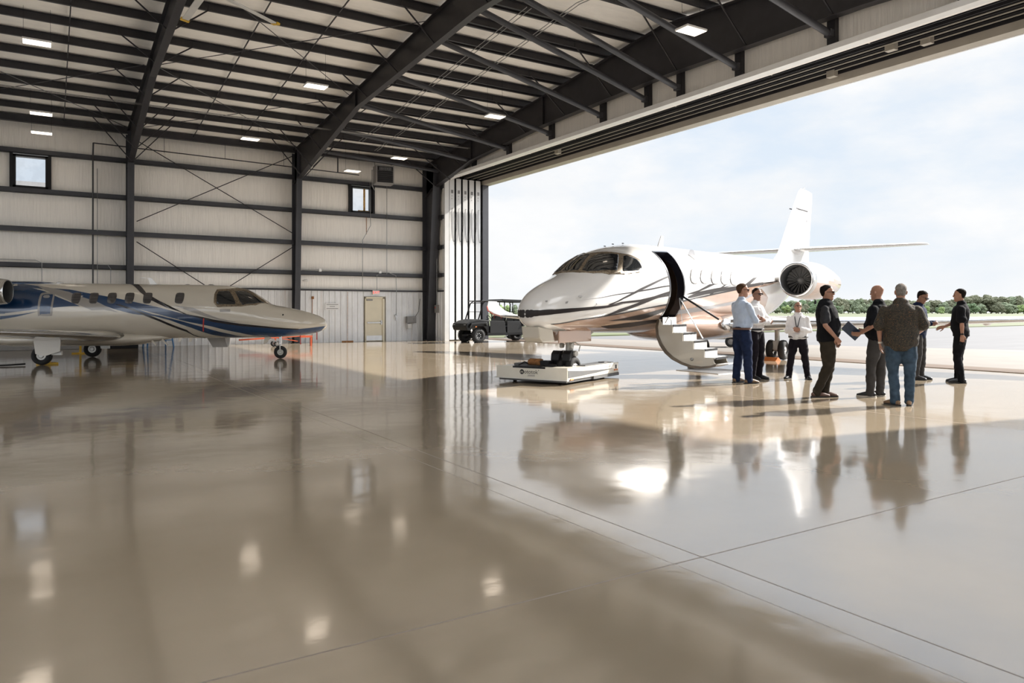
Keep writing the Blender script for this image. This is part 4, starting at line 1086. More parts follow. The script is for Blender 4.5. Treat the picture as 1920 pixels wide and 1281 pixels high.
for s in (-1, 1):
    wing_mb([(s * .05, 15.75, 1.75, 3.60, .11), (s * .4, 15.9, 1.6, 3.61, .11), (s * 4.0, 16.75, .85, 3.66, .10), (s * 4.15, 16.9, .65, 3.66, .08)]).build('horizontal_stabilizer', ['jetwhite', 'chrome'], j1)
MB().ball((16.35, 0, 3.6), .2, sc3=(4.6, 1.1, 1)).build('tail_bullet', 'jetwhite', j1, smooth=True)
mb = MB(); mb.cyl((13.2, -.72, 2.78), (13.12, -.86, 2.80), .085, n=20); mb.build('air_inlet', 'black', j1)
# engines
for s in (-1, 1):
    nacelle(j1, 10.6, s * 1.75, 2.3, .50, 3.7, s, 'jetwhite', 'bronze')
    mb = MB(); mb.smooth = True
    mb.loft([[(11.25 + x * 2.4, s * yy, 2.38 + t * .24) for x, t in AF] for yy in (.7, 1.3)]); mb.build('engine_pylon', 'jetwhite', j1)
    MB().cyl((12.6, s * 1.75, 1.62), (12.6, s * 1.75, 1.74), .03, n=10).build('drain_mast', 'black', j1)
# antennas, probes
mb = MB(); mb.loft([[(5.4, -.012, 2.93), (5.72, -.012, 2.93), (5.72, .012, 2.93), (5.4, .012, 2.93)], [(5.62, -.006, 3.25), (5.74, -.006, 3.25), (5.74, .006, 3.25), (5.62, .006, 3.25)]]); mb.build('blade_antenna', 'jetwhite', j1)
for s_, z_ in ((2.9, 2.8), (3.25, 2.87), (3.7, 2.92), (5.1, 2.97), (5.3, 2.975)):
    MB().ball((s_, 0, z_), .02, sc3=(2.2, 1, .5)).build('roof_fitting', 'black', j1, smooth=True)
for s_, ph in ((.95, 20), (1.35, 2)):
    p = Vector(JET1.P(s_, ph, .0)); q = Vector(JET1.P(s_, ph, .05))
    MB().tube([p, q, (q.x - .12, q.y, q.z)], .012, 6).build('pitot_probe', 'alu', j1)
# nose gear
ng = MB(); ng.cyl((1.55, 0, .98), (1.5, 0, .62), .11, .075, n=16).cyl((1.5, 0, .62), (1.47, 0, .34), .05, n=14)
ng.cyl((1.5, -.17, .56), (1.5, .17, .56), .06, n=12).cyl((1.42, -.1, .5), (1.42, .1, .5), .05, n=12)
ng.tube([(1.5, .06, .62), (1.66, .06, .54), (1.6, .06, .42)], .018).tube([(1.5, -.06, .62), (1.66, -.06, .54), (1.6, -.06, .42)], .018)
ng.cyl((1.47, -.17, .3), (1.47, .17, .3), .035, n=10).bar((1.47, 0, .34), (1.47, 0, .28), .1, .09)
ng.cyl((1.4, -.14, .72), (1.4, -.08, .72), .05, n=10).cyl((1.4, .08, .72), (1.4, .14, .72), .05, n=10).tube([(1.5, -.1, .8), (1.62, -.18, .72), (1.6, -.16, .6)], .012)
gg = ng.build('nose_gear', 'gear', j1, angle=40)
ng2 = MB(); ng2.bar((1.55, .0, .8), (2.1, 0, 1.0), .05, .05).bar((1.9, .08, .84), (2.35, .08, 1.02), .03, .05).bar((1.9, -.08, .84), (2.35, -.08, 1.02), .03, .05); ng2.build('drag_brace', 'gear', gg)
for s in (-1, 1): wheel(gg, (1.47, s * .11, .28), .22, .14)
# nose gear doors
MB().b2(.72, 1.9, -.27, -.245, .80, 1.03).build('gear_door', 'bronze', j1, bevel=.01)
MB().b2(.72, 1.9, .245, .27, .80, 1.03).build('gear_door', 'bronze', j1, bevel=.01)
mb = MB(); mb.prism([(.16, 1.12), (.62, 1.06), (.70, .82), (.30, .82), (.2, .9)], 'y', -.20, .20); mb.build('gear_door', 'jetcream', j1, bevel=.02)
# main gear
GX, GY = 10.7, 1.2
for s in (-1, 1):
    g = MB(); g.cyl((GX, s * GY, 1.1), (GX, s * GY, .34), .07, n=14).bar((GX, s * GY, .6), (GX - .35, s * 1.3, 1.05), .05, .05).b2(GX - .15, GX + .1, s * GY - .08, s * GY + .08, .3, .55).cyl((GX, s * GY - .22, .29), (GX, s * GY + .22, .29), .05, n=12)
    go = g.build('main_gear', 'gear', j1, angle=40)
    for q in (-1, 1): wheel(go, (GX, s * GY + q * .17, .29), .29, .19)
    dm = MB(); dm.prism([(GX - .2, 1.02), (GX + 1.1, 1.02), (GX + 1.0, .72), (GX + .55, .38), (GX + .35, .34)], 'y', s * GY + s * .33, s * GY + s * .35)
    dm.build('gear_door', 'jetwhite', go)
M['shellbrown'] = mat('bronze_stair_shell', (.12, .09, .062), .3, .2, .05, 3, coat=.5)
# airstair: curved door shell, side panels, steps, cables
stair = empty('airstair', (0, 0, 0), 0); stair.parent = j1
s0_, s1_ = 3.93, 4.60
def arc(k):
    pts = []
    for i in range(17):
        t = i / 16; a = math.radians(186 + (282 - 186) * t)
        pts.append((-1.80 - (1.0 + k) * math.cos(a) * -1 if False else -1.83 + (-1) * (1.02 + k) * math.cos(a), 1.16 + (.93 + k) * math.sin(a)))
    return pts
# arc in (y, z): starts at the sill (y -0.8, z 1.2) bulges down and ends low at y -2.1
A0 = [(-.80, 1.22), (-.76, 1.05), (-.78, .88), (-.86, .70), (-.98, .54), (-1.14, .41), (-1.33, .31), (-1.54, .25), (-1.76, .235), (-1.96, .26), (-2.10, .30)]
A1 = [(y + .055 * (1 if i < 6 else .4), z - .05 * (0 if i < 2 else 1)) for i, (y, z) in enumerate(A0)]
mb = MB(); mb.smooth = False
ring0 = A0 + list(reversed(A1))
mb.prism(ring0, 'x', s0_ - .05, s1_ + .05); 
mb.build('door_shell', 'shellbrown', stair, angle=35)
steps = [(-.86, 1.10), (-1.10, .93), (-1.34, .76), (-1.58, .59), (-1.82, .42)]
for q in (s0_ - .03, s1_ + .01):
    pl = A0[:-1] + [(-2.08, .30)]
    saw = []
    for y, z in reversed(steps): saw += [(y - .24, z - .17 + .0), (y - .24 + .02, z)] if False else [(y - .24, z), (y, z)] if y > -1.8 else [(y - .22, z - .1), (y - .2, z), (y, z)]
    MB().prism(pl + saw + [(-.84, 1.16)], 'x', q, q + .02).build('side_panel', 'jetcream', stair)
for y, z in steps:
    st = MB().b2(s0_, s1_, y - .25, y, z - .02, z + .01).build('step', 'tread', stair)
    MB().b2(s0_, s1_, y - .256, y - .235, z - .035, z + .012).build('nosing', 'black', st)
    MB().b2(s0_, s1_, y - .01, y + .01, z, z + .17).build('riser', 'tread', st)
MB().tube([(s0_ + .0, -.92, 1.15), (s0_, -1.0, 1.28), (s0_, -1.06, 1.2), (s0_, -1.08, .5)], .014).build('handrail', 'alu', stair, smooth=True)
MB().tube([(s1_, -.95, 1.7), (s1_, -1.5, .8)], .014).tube([(s1_ - .02, -.95, 1.7), (s1_, -1.02, 1.1)], .008).build('stay_cable', 'alu', stair)
MB().bar((s0_ + .02, -1.02, .42), (s0_ + .02, -1.5, .34), .02, .03).ball((s0_ - .04, -1.55, .38), .035).build('side_fitting', 'galv', stair)
MB().tube([(4.6, -1.0, 1.75), (4.9, -1.75, 1.22)], .022).build('gas_strut', 'black', stair, smooth=True)
MB().add([(s0_, -2.08, .29), (s1_, -2.08, .29), (s1_ - .0, -2.32, .31), (s0_ + .1, -2.30, .31)], [(0, 1, 2, 3)]).build('foot_plate', 'tread', stair).modifiers.new('t', 'SOLIDIFY').thickness = .015

# ---------------- the white and blue jet by the back wall
j2 = empty('business_jet', (7.09, 21.66, 0), math.radians(158), 'smaller white business jet with blue and black sweeping stripes, parked by the back wall', 'airplane')
ss2 = sorted(set([0, .01, .03, .06, .09, .12, .18, .25, .4, .55] + [round(.7 + .15 * i, 3) for i in range(20)] + [round(3.7 + .35 * i, 3) for i in range(27)]))
hull_mesh(JET2, ss2, 72, j2, 'jetcream')
Q = Q2
bp = Q['blueA'][:]
i0 = [i for i, p in enumerate(bp) if p[0] < .08][0]
bp[i0] = (.03, -14)
patch(JET2, bp, .004, 'blue_band', 'navy', j2, ds=.1)
for k, mm, nm, o_ in (('greyA', 'greypaint', 'grey_band', .006), ('greyB', 'greypaint', 'grey_band', .003), ('blueB', 'navy', 'blue_band', .005), ('blueC', 'navy', 'blue_band', .005), ('blueaft', 'navy', 'blue_band', .0045), ('blueaft2', 'navy', 'blue_band', .005), ('black1', 'blackpaint', 'black_line', .007), ('black2', 'blackpaint', 'black_line', .007)):
    patch(JET2, Q[k], o_, nm, mm, j2)
patch(JET2, [(8.4, -5.6), (8.4, 88), (9.5, 88), (11.2, 60), (11.0, 0), (9.6, -12)], .005, 'blue_band', 'navy', j2)
wf = Q['wframe'][:]
patch(JET2, wf, .008, 'windshield_frame', 'wframe', j2, ds=.07, dp=4, thick=.015)
for k in ('pane_side', 'pane_front'):
    for side in (1, -1):
        o = patch(JET2, Q[k], .014, 'windshield_pane', 'glassd', j2, both=False, ds=.07, dp=4, thick=.008)
        if side == -1: o.scale = (1, -1, 1)
for i in range(6):
    for side in (1, -1):
        ring = smooth_poly(Q['cw%d' % i], 2)
        o = patch(JET2, ring, .010, 'cabin_window', 'cabwin', j2, both=False, thick=.01)
        if side == -1: o.scale = (1, -1, 1)
# emergency exit outline
ring = smooth_poly(Q['exit_out'], 3)
eo = patch(JET2, ring, .0085, 'exit_hatch', 'greypaint', j2, both=False)
patch(JET2, smooth_poly(Q['exit_in'], 3), .0095, 'hatch_panel', 'navy', eo, both=False)
patch(JET2, smooth_poly(Q['exit_win'], 2), .012, 'hatch_window', 'box', eo, both=False)
patch(JET2, Q['plate'], .004, 'registration_plate', 'greypaint', j2, both=False)
patch(JET2, Q['dot1'], .004, 'static_port', 'black', j2, both=False)
# belly fairing
mb = MB(); mb.smooth = True
mb.loft([ering(*q) for q in ((4.2, .05, .72, .66), (4.6, .35, .76, .56), (5.1, .6, .80, .46), (5.6, .74, .82, .42), (8.4, .74, .82, .42), (9.2, .5, .9, .5), (10, .1, .95, .8))])
mb.build('belly_fairing', 'jetcream', j2)
for s in (-1, 1):
    wg = wing_mb([(s * .6, 5.45, 2.6, .70, .14), (s * .85, 5.52, 2.45, .71, .14), (s * 2.2, 5.72, 2.0, .78, .13), (s * 6.6, 6.1, 1.1, 1.0, .11), (s * 7.0, 6.2, .85, 1.03, .09)]).build('wing', ['jetcream', 'chrome'], j2)
    nacelle(j2, 8.1, s * 1.28, 1.92, .335, 2.7, s, 'navy')
    mb = MB(); mb.smooth = True
    mb.loft([[(8.6 + x * 1.7, s * yy, 1.95 + t * .16) for x, t in AF] for yy in (.5, 1.0)]); mb.build('engine_pylon', 'jetcream', j2)
    g = MB(); g.cyl((6.95, s * 1.72, .8), (6.95, s * 1.72, .3), .05, n=12).bar((6.95, s * 1.72, .45), (6.5, s * 1.6, .72), .03, .03).b2(6.62, 6.95, s * 1.72 - .04, s * 1.72 + .04, .26, .36)
    go = g.build('main_gear', 'gear', j2, angle=40)
    wheel(go, (7.1, s * 1.72, .25), .25, .16, hub='gear')
    dm = MB(); dm.prism([(6.6, .70), (7.25, .70), (7.2, .30), (6.98, .24), (6.62, .36)], 'y', s * 1.84, s * 1.86)
    dm.build('gear_door', 'jetcream', go)
    wing_mb([(s * .05, 11.9, 1.4, 3.6, .1), (s * 2.6, 12.6, .7, 3.62, .09)]).build('horizontal_stabilizer', ['navy', 'chrome'], j2)
wing_mb([(1.95, 9.2, 3.6, 0, .07), (2.3, 10.0, 2.8, 0, .08), (3.65, 11.6, 1.6, 0, .09)], True).build('vertical_fin', ['navy', 'navy'], j2)
# dorsal inlet bulge and antennas
MB().ball((8.2, 0, 2.17), .09, sc3=(9, 2.6, .9)).build('dorsal_fairing', 'navy', j2, smooth=True)
MB().ball((7.35, 0, 2.2), .035, sc3=(3, 1, 1)).build('beacon', 'chrome', j2, smooth=True)
mb = MB(); mb.loft([[(4.75, -.012, 2.16), (4.95, -.012, 2.16), (4.95, .012, 2.16), (4.75, .012, 2.16)], [(4.93, -.008, 2.36), (5.03, -.008, 2.36), (5.03, .008, 2.36), (4.93, .008, 2.36)], [(5.2, -.006, 2.38), (5.2, -.006, 2.36), (5.2, .006, 2.36), (5.2, .006, 2.38)]]); mb.build('blade_antenna', 'jetwhite', j2)
for s_ in (3.95, 3.3): MB().ball((s_, 0, 2.17), .035, sc3=(2.4, 1, .7)).build('roof_fitting', 'box', j2, smooth=True)
# nose gear
g = MB(); g.cyl((1.35, 0, .72), (1.35, 0, .42), .04, n=12).cyl((1.35, 0, .42), (1.35, 0, .24), .028, n=10).bar((1.35, -.1, .24), (1.35, -.1, .42), .02, .03).bar((1.35, .1, .24), (1.35, .1, .42), .02, .03).b2(1.3, 1.4, -.11, .11, .40, .43).cyl((1.35, -.11, .19), (1.35, .11, .19), .02, n=8)
g.bar((1.38, 0, .45), (1.75, 0, .68), .03, .03).bar((1.5, .1, .5), (1.8, .1, .66), .02, .02)
go = g.build('nose_gear', 'chrome', j2, angle=40); wheel(go, (1.35, 0, .19), .19, .12, hub='gear')
MB().prism([(1.62, .64), (1.78, .64), (1.82, .44), (1.72, .46)], 'y', .10, .115).build('gear_door', 'jetcream', go)
# airstair hanging open under the far side, flags and small parts
MB().prism([(3.08, .66), (3.60, .66), (3.40, .32), (2.98, .32)], 'y', -.72, -.69).build('entry_step_door', 'greypaint', j2)
MB().prism([(2.90, .66), (3.08, .66), (2.98, .32), (2.94, .32)], 'y', -.74, -.72).build('door_edge', 'jetwhite', j2)
patch(JET2, Q['flagp'], .012, 'red_streamer', 'red', j2, both=False)
for s_, y_ in ((.75, .25), (.30, .05)): MB().b2(s_ - .012, s_ + .012, y_ - .004, y_ + .004, .42 if s_ > .5 else .55, .70 if s_ > .5 else .78).build('red_streamer', 'red', j2)
for s_, w_ in ((3.75, .05), (4.05, .03)): MB().prism([(s_, .64), (s_ + .1, .64), (s_ + .12, .52), (s_ + .05, .52)], 'y', .2, .2 + w_ * .3).build('belly_antenna', 'jetcream', j2)
for q in (4.55, 4.85): MB().bar((q, .35, .6), (q - .18, .45, .44), .02, .05).build('belly_antenna', 'jetcream', j2)
# ================================================================ tug under the nose wheel
M['tugwhite'] = mat('tug_white_shell', (.66, .62, .53), .35, 0, .03, 4, coat=.3)
M['tuggrey'] = mat('tug_dark_grey', (.10, .10, .10), .5, 0, .08, 6)
tg = empty('aircraft_tug', (7.92, 11.87, 0), math.radians(25), 'low white remote aircraft tug with black lettering, holding the nose wheel of the jet', 'aircraft tug')
mb = MB()
mb.prism([(0, -.8), (0, .8), (.02, .8), (2.25, .8), (2.25, .38), (1.25, .30), (1.25, -.72), (2.28, -.76), (2.28, -.8)], 'z', .10, .315)
mb.build('shell', 'tugwhite', tg, bevel=.012)
MB().b2(1.1, 2.3, -.8, .8, .04, .10).b2(.03, 1.2, -.76, .76, .045, .10).build('chassis', 'tuggrey', tg)
MB().b2(-.012, .0, -.8, .8, .085, .33).build('front_plate', 'tugwhite', tg, bevel=.003)
MB().b2(-.05, .02, -.82, .82, .085, .10).build('bumper_lip', 'offwhite', tg)
MB().b2(.05, .55, -.1, .42, .315, .335).b2(-.014, .03, -.32, .42, .295, .33).build('front_cover', 'black', tg, bevel=.004)
MB().b2(.35, 1.2, .45, .62, .315, .36).b2(1.0, 1.25, .46, .6, .36, .39).build('left_arm_cover', 'tuggrey', tg, bevel=.006)
MB().b2(.8, 2.1, -.76, -.5, .316, .332).b2(1.7, 1.95, -.74, -.6, .332, .35).build('right_top_cover', 'tuggrey', tg, bevel=.004)
MB().prism([(.02, .14), (.02, .28), (.6, .24), (1.3, .215), (2.0, .20), (1.2, .165), (.5, .145)], 'y', -.806, -.8).build('side_swoosh', 'tuggrey', tg)
MB().b2(2.12, 2.17, -.808, -.8, .19, .27).build('charge_socket', 'black', tg)
MB().b2(.10, .22, -.812, -.79, .09, .12).b2(2.05, 2.22, -.812, -.79, .15, .18).build('marker_reflector', 'orange', tg)
MB().b2(1.65, 1.68, -.804, -.8, .25, .262).b2(1.72, 1.9, -.804, -.8, .25, .258).build('side_mark', 'stripe_grey', tg)
for x, y in ((.28, .55), (.35, -.45), (2.0, -.55), (2.0, .6)):
    MB().cyl((x, y - .03, .055), (x, y + .03, .055), .055, n=18).build('caster_wheel', 'rubber', tg, angle=40)
for y in (-.20, -.45):
    MB().prism([(.62, .33), (.56, .43), (.58, .56), (.66, .62), (.82, .60), (.84, .40), (.8, .33)], 'y', y - .09, y + .09).build('wheel_clamp', 'black', tg, bevel=.012)
MB().cyl((.48, .05, .38), (.48, .3, .38), .075, n=18).cyl((.48, .3, .38), (.48, .34, .38), .06, n=12).build('winch_drum', 'rust', tg, angle=40)
MB().b2(.42, .6, -.15, .05, .33, .42).b2(.3, .45, -.3, -.12, .315, .36).tube([(.1, .35, .34), (.25, .3, .40), (.4, .32, .35)], .012).build('drive_unit', 'black', tg, bevel=.004)
lg = MB(); lg.cyl((-.0145, .205, .222), (-.012, .205, .222), .048, n=28).build('logo_disc', 'black', tg)
text_obj('lettering', 'm', .085, 'tugwhite', tg, (-.0155, .205, .224), (PI / 2, 0, -PI / 2), .0006)
text_obj('lettering', 'ototok', .112, 'black', tg, (-.013, .0, .225), (PI / 2, 0, -PI / 2), .0006)
text_obj('lettering', 'ototok', .0, 'black', tg, (-.013, .0, .225), (PI / 2, 0, -PI / 2), .0006) if False else None
MB().b2(-.0135, -.012, -.09, .07, .162, .170).b2(-.0135, -.012, -.09, .08, .142, .149).build('small_print', 'tuggrey', tg)
MB().cyl((-.0135, -.172, .262), (-.012, -.172, .262), .008, n=12).build('registered_mark', 'black', tg)

# ================================================================ utility vehicle
ut = empty('utility_vehicle', (17.55, 29.1, 0), PI, 'black four-door utility buggy with roof, parked at the edge of the door', 'utility vehicle')
M['utvblack'] = mat('utv_plastic', (.009, .009, .009), .45, 0, .15, 6, spec=.3)
def utwheel(x, y):
    mb = MB(); mb.torus((x, y, .32), (0, 1, 0), .215, .105, 28, 10, sq=1.15)
    for k in range(22):
        a = 2 * PI * k / 22
        mb.box((x + .318 * math.cos(a), y, .32 + .318 * math.sin(a)), (.022, .2, .045), m=Matrix.Rotation(-a, 3, 'Y'))
    t = mb.build('wheel', 'rubber', ut, smooth=False, angle=50)
    h = MB(); s = 1 if y > 0 else -1
    h.cyl((x, y - s * .02, .32), (x, y + s * .06, .32), .165, n=20)
    h.build('rim', 'black', t, angle=40)
    h = MB()
    for k in range(7):
        a = 2 * PI * k / 7; h.cyl((x + .1 * math.cos(a), y + s * .06, .32 + .1 * math.sin(a)), (x + .1 * math.cos(a), y + s * .068, .32 + .1 * math.sin(a)), .022, n=8)
    h.build('rim_openings', 'alu', t)
for x in (1.38, -1.38):
    for y in (-.62, .62): utwheel(x, y)
mb = MB()
mb.prism([(1.95, .55), (2.02, .72), (1.98, .86), (1.7, .98), (1.35, 1.05), (.82, 1.0), (.82, .45), (.95, .42), (1.0, .6), (1.15, .74), (1.62, .74), (1.78, .55)], 'y', -.66, .66)
mb.build('front_body', 'utvblack', ut, bevel=.03)
MB().b2(-1.0, .95, -.7, .7, .34, .43).build('floor_pan', 'utvblack', ut, bevel=.01)
for s in (-1, 1):
    MB().prism([(.82, .42), (.82, .95), (.72, .98), (.05, .96), (-.02, .42)], 'y', s * .69, s * .72).build('door', 'utvblack', ut, bevel=.01)
    MB().prism([(-.08, .42), (-.08, .95), (-.75, .95), (-.95, .6), (-.95, .42)], 'y', s * .69, s * .72).build('door', 'utvblack', ut, bevel=.01)
    MB().tube([(1.36, s * .6, 1.02), (1.12, s * .58, 1.74), (.98, s * .57, 1.86), (-.95, s * .57, 1.86), (-1.05, s * .58, 1.75), (-1.02, s * .62, .8)], .03).tube([(-.05, s * .6, .9), (-.02, s * .57, 1.86)], .028).tube([(.86, s * .6, .45), (.84, s * .62, 1.1)], .02).tube([(-.52, s * .6, .95), (-.45, s * .57, 1.86)], .022).build('roll_cage', 'utvblack', ut, smooth=True)
    MB().b2(1.9, 2.0, s * .5 - .1, s * .5 + .1, .74, .82).build('headlight', 'alu', ut, bevel=.01)
    MB().prism([(1.02, .74), (1.1, .84), (1.75, .80), (1.86, .66), (1.9, .7), (1.8, .88), (1.05, .93), (.95, .8)], 'y', s * .5, s * .78).build('fender', 'utvblack', ut, bevel=.015)
    MB().prism([(-.95, .7), (-1.05, .86), (-1.75, .86), (-1.85, .7), (-1.9, .74), (-1.8, .94), (-1.0, .94), (-.88, .74)], 'y', s * .5, s * .76).build('fender', 'utvblack', ut, bevel=.015)
    MB().b2(1.55, 1.62, s * .79, s * .8, .70, .74).build('side_reflector', 'orange', ut)
MB().prism([(1.22, 1.89), (1.2, 1.85), (.1, 1.84), (-1.12, 1.80), (-1.16, 1.93), (.1, 1.96), (.15, 1.91)], 'y', -.64, .64).build('roof', 'utvblack', ut, bevel=.02)
MB().b2(-1.16, -1.1, -.6, .6, 1.4, 1.86).build('rear_screen', 'glass', ut)
MB().bar((1.24, -.58, 1.38), (1.24, .58, 1.38), .02, .02).bar((1.36, -.58, 1.02), (1.36, .58, 1.02), .03, .03).bar((1.1, -.57, 1.78), (1.1, .57, 1.78), .03, .03).build('windshield_bars', 'utvblack', ut)
for x in (.18, -.62):
    st = MB().b2(x - .25, x + .25, -.6, .6, .55, .72).b2(x - .25, x + .22, -.55, .55, .42, .56).build('seat', 'black', ut, bevel=.03)
    MB().prism([(x - .22, .68), (x - .34, 1.2), (x - .26, 1.22), (x - .1, .7)], 'y', -.58, .58).build('seat_back', 'black', st, bevel=.03)
for y in (.3, -.3): MB().tube([(.0, y, 1.3), (-.05, y - .05, 1.0), (.1, y + .1, .75)], .018).build('seat_belt', 'red', ut, smooth=True)
sw_ = MB(); sw_.torus((.62, .3, 1.08), (-.8, 0, .5), .15, .015, 20, 6); sw_.cyl((.62, .3, 1.08), (.9, .3, .95), .02, n=8); sw_.build('steering_wheel', 'black', ut, smooth=True)
MB().b2(-2.0, -1.05, -.66, .66, .72, .78).b2(-2.0, -1.05, -.66, -.62, .78, 1.02).b2(-2.0, -1.05, .62, .66, .78, 1.02).b2(-2.02, -1.98, -.66, .66, .74, 1.02).b2(-1.08, -1.04, -.66, .66, .78, 1.05).build('cargo_bed', 'utvblack', ut, bevel=.008)
MB().b2(-1.7, 1.7, -.3, .3, .3, .36).cyl((1.38, -.6, .32), (1.38, .6, .32), .03, n=8).cyl((-1.38, -.6, .32), (-1.38, .6, .32), .03, n=8).build('chassis', 'black', ut)

# ground carts seen between the wheels
def cart(name, loc, rz, label, cat, L=2.2, W=1.1, wr=.24, deck=.42, m='box'):
    r = empty(name, loc, rz, label, cat)
    for x in (-L * .4, L * .4):
        for y in (-W / 2, W / 2): wheel(r, (x, y, wr), wr, .13, hub='box')
        MB().cyl((x, -W / 2, wr), (x, W / 2, wr), .03, n=8).build('axle', 'steel', r)
    MB().b2(-L / 2, L / 2, -W / 2 + .1, W / 2 - .1, deck - .06, deck).b2(-L * .45, -L * .35, -.06, .06, wr, deck).b2(L * .35, L * .45, -.06, .06, wr, deck).build('deck', m, r, bevel=.008)
    MB().tube([(-L / 2, 0, deck - .04), (-L / 2 - .7, 0, .12)], .025).build('drawbar', m, r)
    return r
cart('baggage_trailer', (21.3, 31.6, 0), math.radians(12), 'low dark trailer standing on the apron behind the utility buggy', 'trailer', 2.9, 1.3, .27, .46, 'steel')
c2 = cart('ground_cart', (22.4, 20.6, 0), math.radians(-52), 'low pale wheeled cart standing on the apron under the jet belly', 'cart', 1.9, .9, .22, .36, 'gear')
MB().tube([(.95, 0, .34), (1.3, 0, .3), (1.4, 0, .02)], .03).b2(1.2, 1.6, -.3, .3, .0, .04).build('support_foot', 'black', c2)
tag(MB().prism([(-.12, 0), (.12, 0), (.02, .1), (-.02, .1)], 'y', -.22, .22).build('wheel_chock', 'orange', None), 'orange wheel chock against the near main wheels of the big jet', 'wheel chock').location = (7.4 + 10.2 * .937 + 1.2 * .35, 11.3 + 10.2 * .35 - 1.2 * .937, 0)

# ================================================================ things around the blue jet
M['redorange'] = mat('red_orange_paint', (.45, .07, .02), .45)
tb_ = empty('tow_bar', (7.4, 29.6, 0), math.radians(4), 'red aircraft tow bar standing behind the nose wheel of the blue jet', 'tow bar')
MB().bar((-1.2, 0, .30), (1.4, 0, .42), .06, .06).bar((-1.2, 0, .30), (-.9, .25, .3), .03, .03).bar((.2, 0, .36), (1.1, .0, .2), .03, .03).bar((.2, 0, .36), (-.2, .0, .58), .03, .03).b2(1.2, 1.7, -.05, .05, .34, .42).build('bar', 'redorange', tb_)
for s in (-1, 1): wheel(tb_, (.2, s * .2, .12), .12, .07, hub='box')
MB().cyl((.2, -.2, .12), (.2, .2, .12), .02, n=8).bar((.2, 0, .12), (.2, 0, .38), .04, .04).b2(1.62, 1.68, -.05, .05, 0, .36).build('axle', 'redorange', tb_)
jk = empty('axle_jack', (-.02, 22.95, 0), .3, 'yellow axle jack standing by the near main wheel of the blue jet', 'jack')
MB().cyl((0, 0, 0), (0, 0, .34), .08, n=14).cyl((0, 0, .34), (0, 0, .62), .045, n=12).b2(-.22, .22, -.14, .14, 0, .05).build('body', 'yellow', jk, bevel=.004)
MB().bar((-.1, .05, .05), (-.32, .12, .3), .03, .03).build('handle', 'black', jk)
sd = empty('yellow_stand', (.9, 28.2, 0), .1, 'thin yellow post stand beyond the wheels of the blue jet', 'stand')
MB().bar((0, 0, 0), (0, 0, .8), .06, .06).b2(-.16, .16, -.04, .04, .52, .62).b2(-.25, .25, -.03, .03, 0, .04).b2(-.03, .03, -.25, .25, 0, .04).bar((.1, 0, .5), (2.2, 0, .48), .04, .04).build('frame', 'yellow', sd)
ld = empty('step_ladder', (3.6, 31.6, 0), .2, 'blue step ladder standing behind the belly of the blue jet', 'ladder')
for x in (-.42, .42):
    for y in (-.2, .2): MB().bar((x * (1.15 if y < 0 else 1), y * 1.8, 0), (x * .8, y * .4, 1.6), .05, .03).build('rail', 'blue', ld)
for k in range(5): MB().b2(-.45 + .02 * k, .45 - .02 * k, -.36 + .06 * k, -.22 + .05 * k, .3 * (k + 1) - .03, .3 * (k + 1)).build('rung', 'blue', ld)
tag(MB().b2(1.9, 2.9, 31.2, 31.9, 0, .62).b2(2.0, 2.8, 31.25, 31.85, .62, .70).build('tool_chest', 'black', bevel=.02), 'low black tool chest against the back wall behind the blue jet', 'tool chest')
tag(MB().b2(-2.2, 1.5, 31.6, 32.2, 0, .3).b2(-1.9, 1.2, 31.65, 32.15, .3, .36).build('storage_bench', 'box', bevel=.02), 'long low grey bench along the back wall behind the blue jet wheels', 'bench')
cb = MB().tube([(-6, 24.6, .02), (-3, 23.4, .03), (-1.8, 22.9, .02), (-.9, 22.7, .03), (-.5, 22.8, .04)], .022, 8)
tag(cb.build('ground_cable', 'rubber', smooth=True), 'black cable lying on the floor beside the near wheel of the blue jet', 'cable')

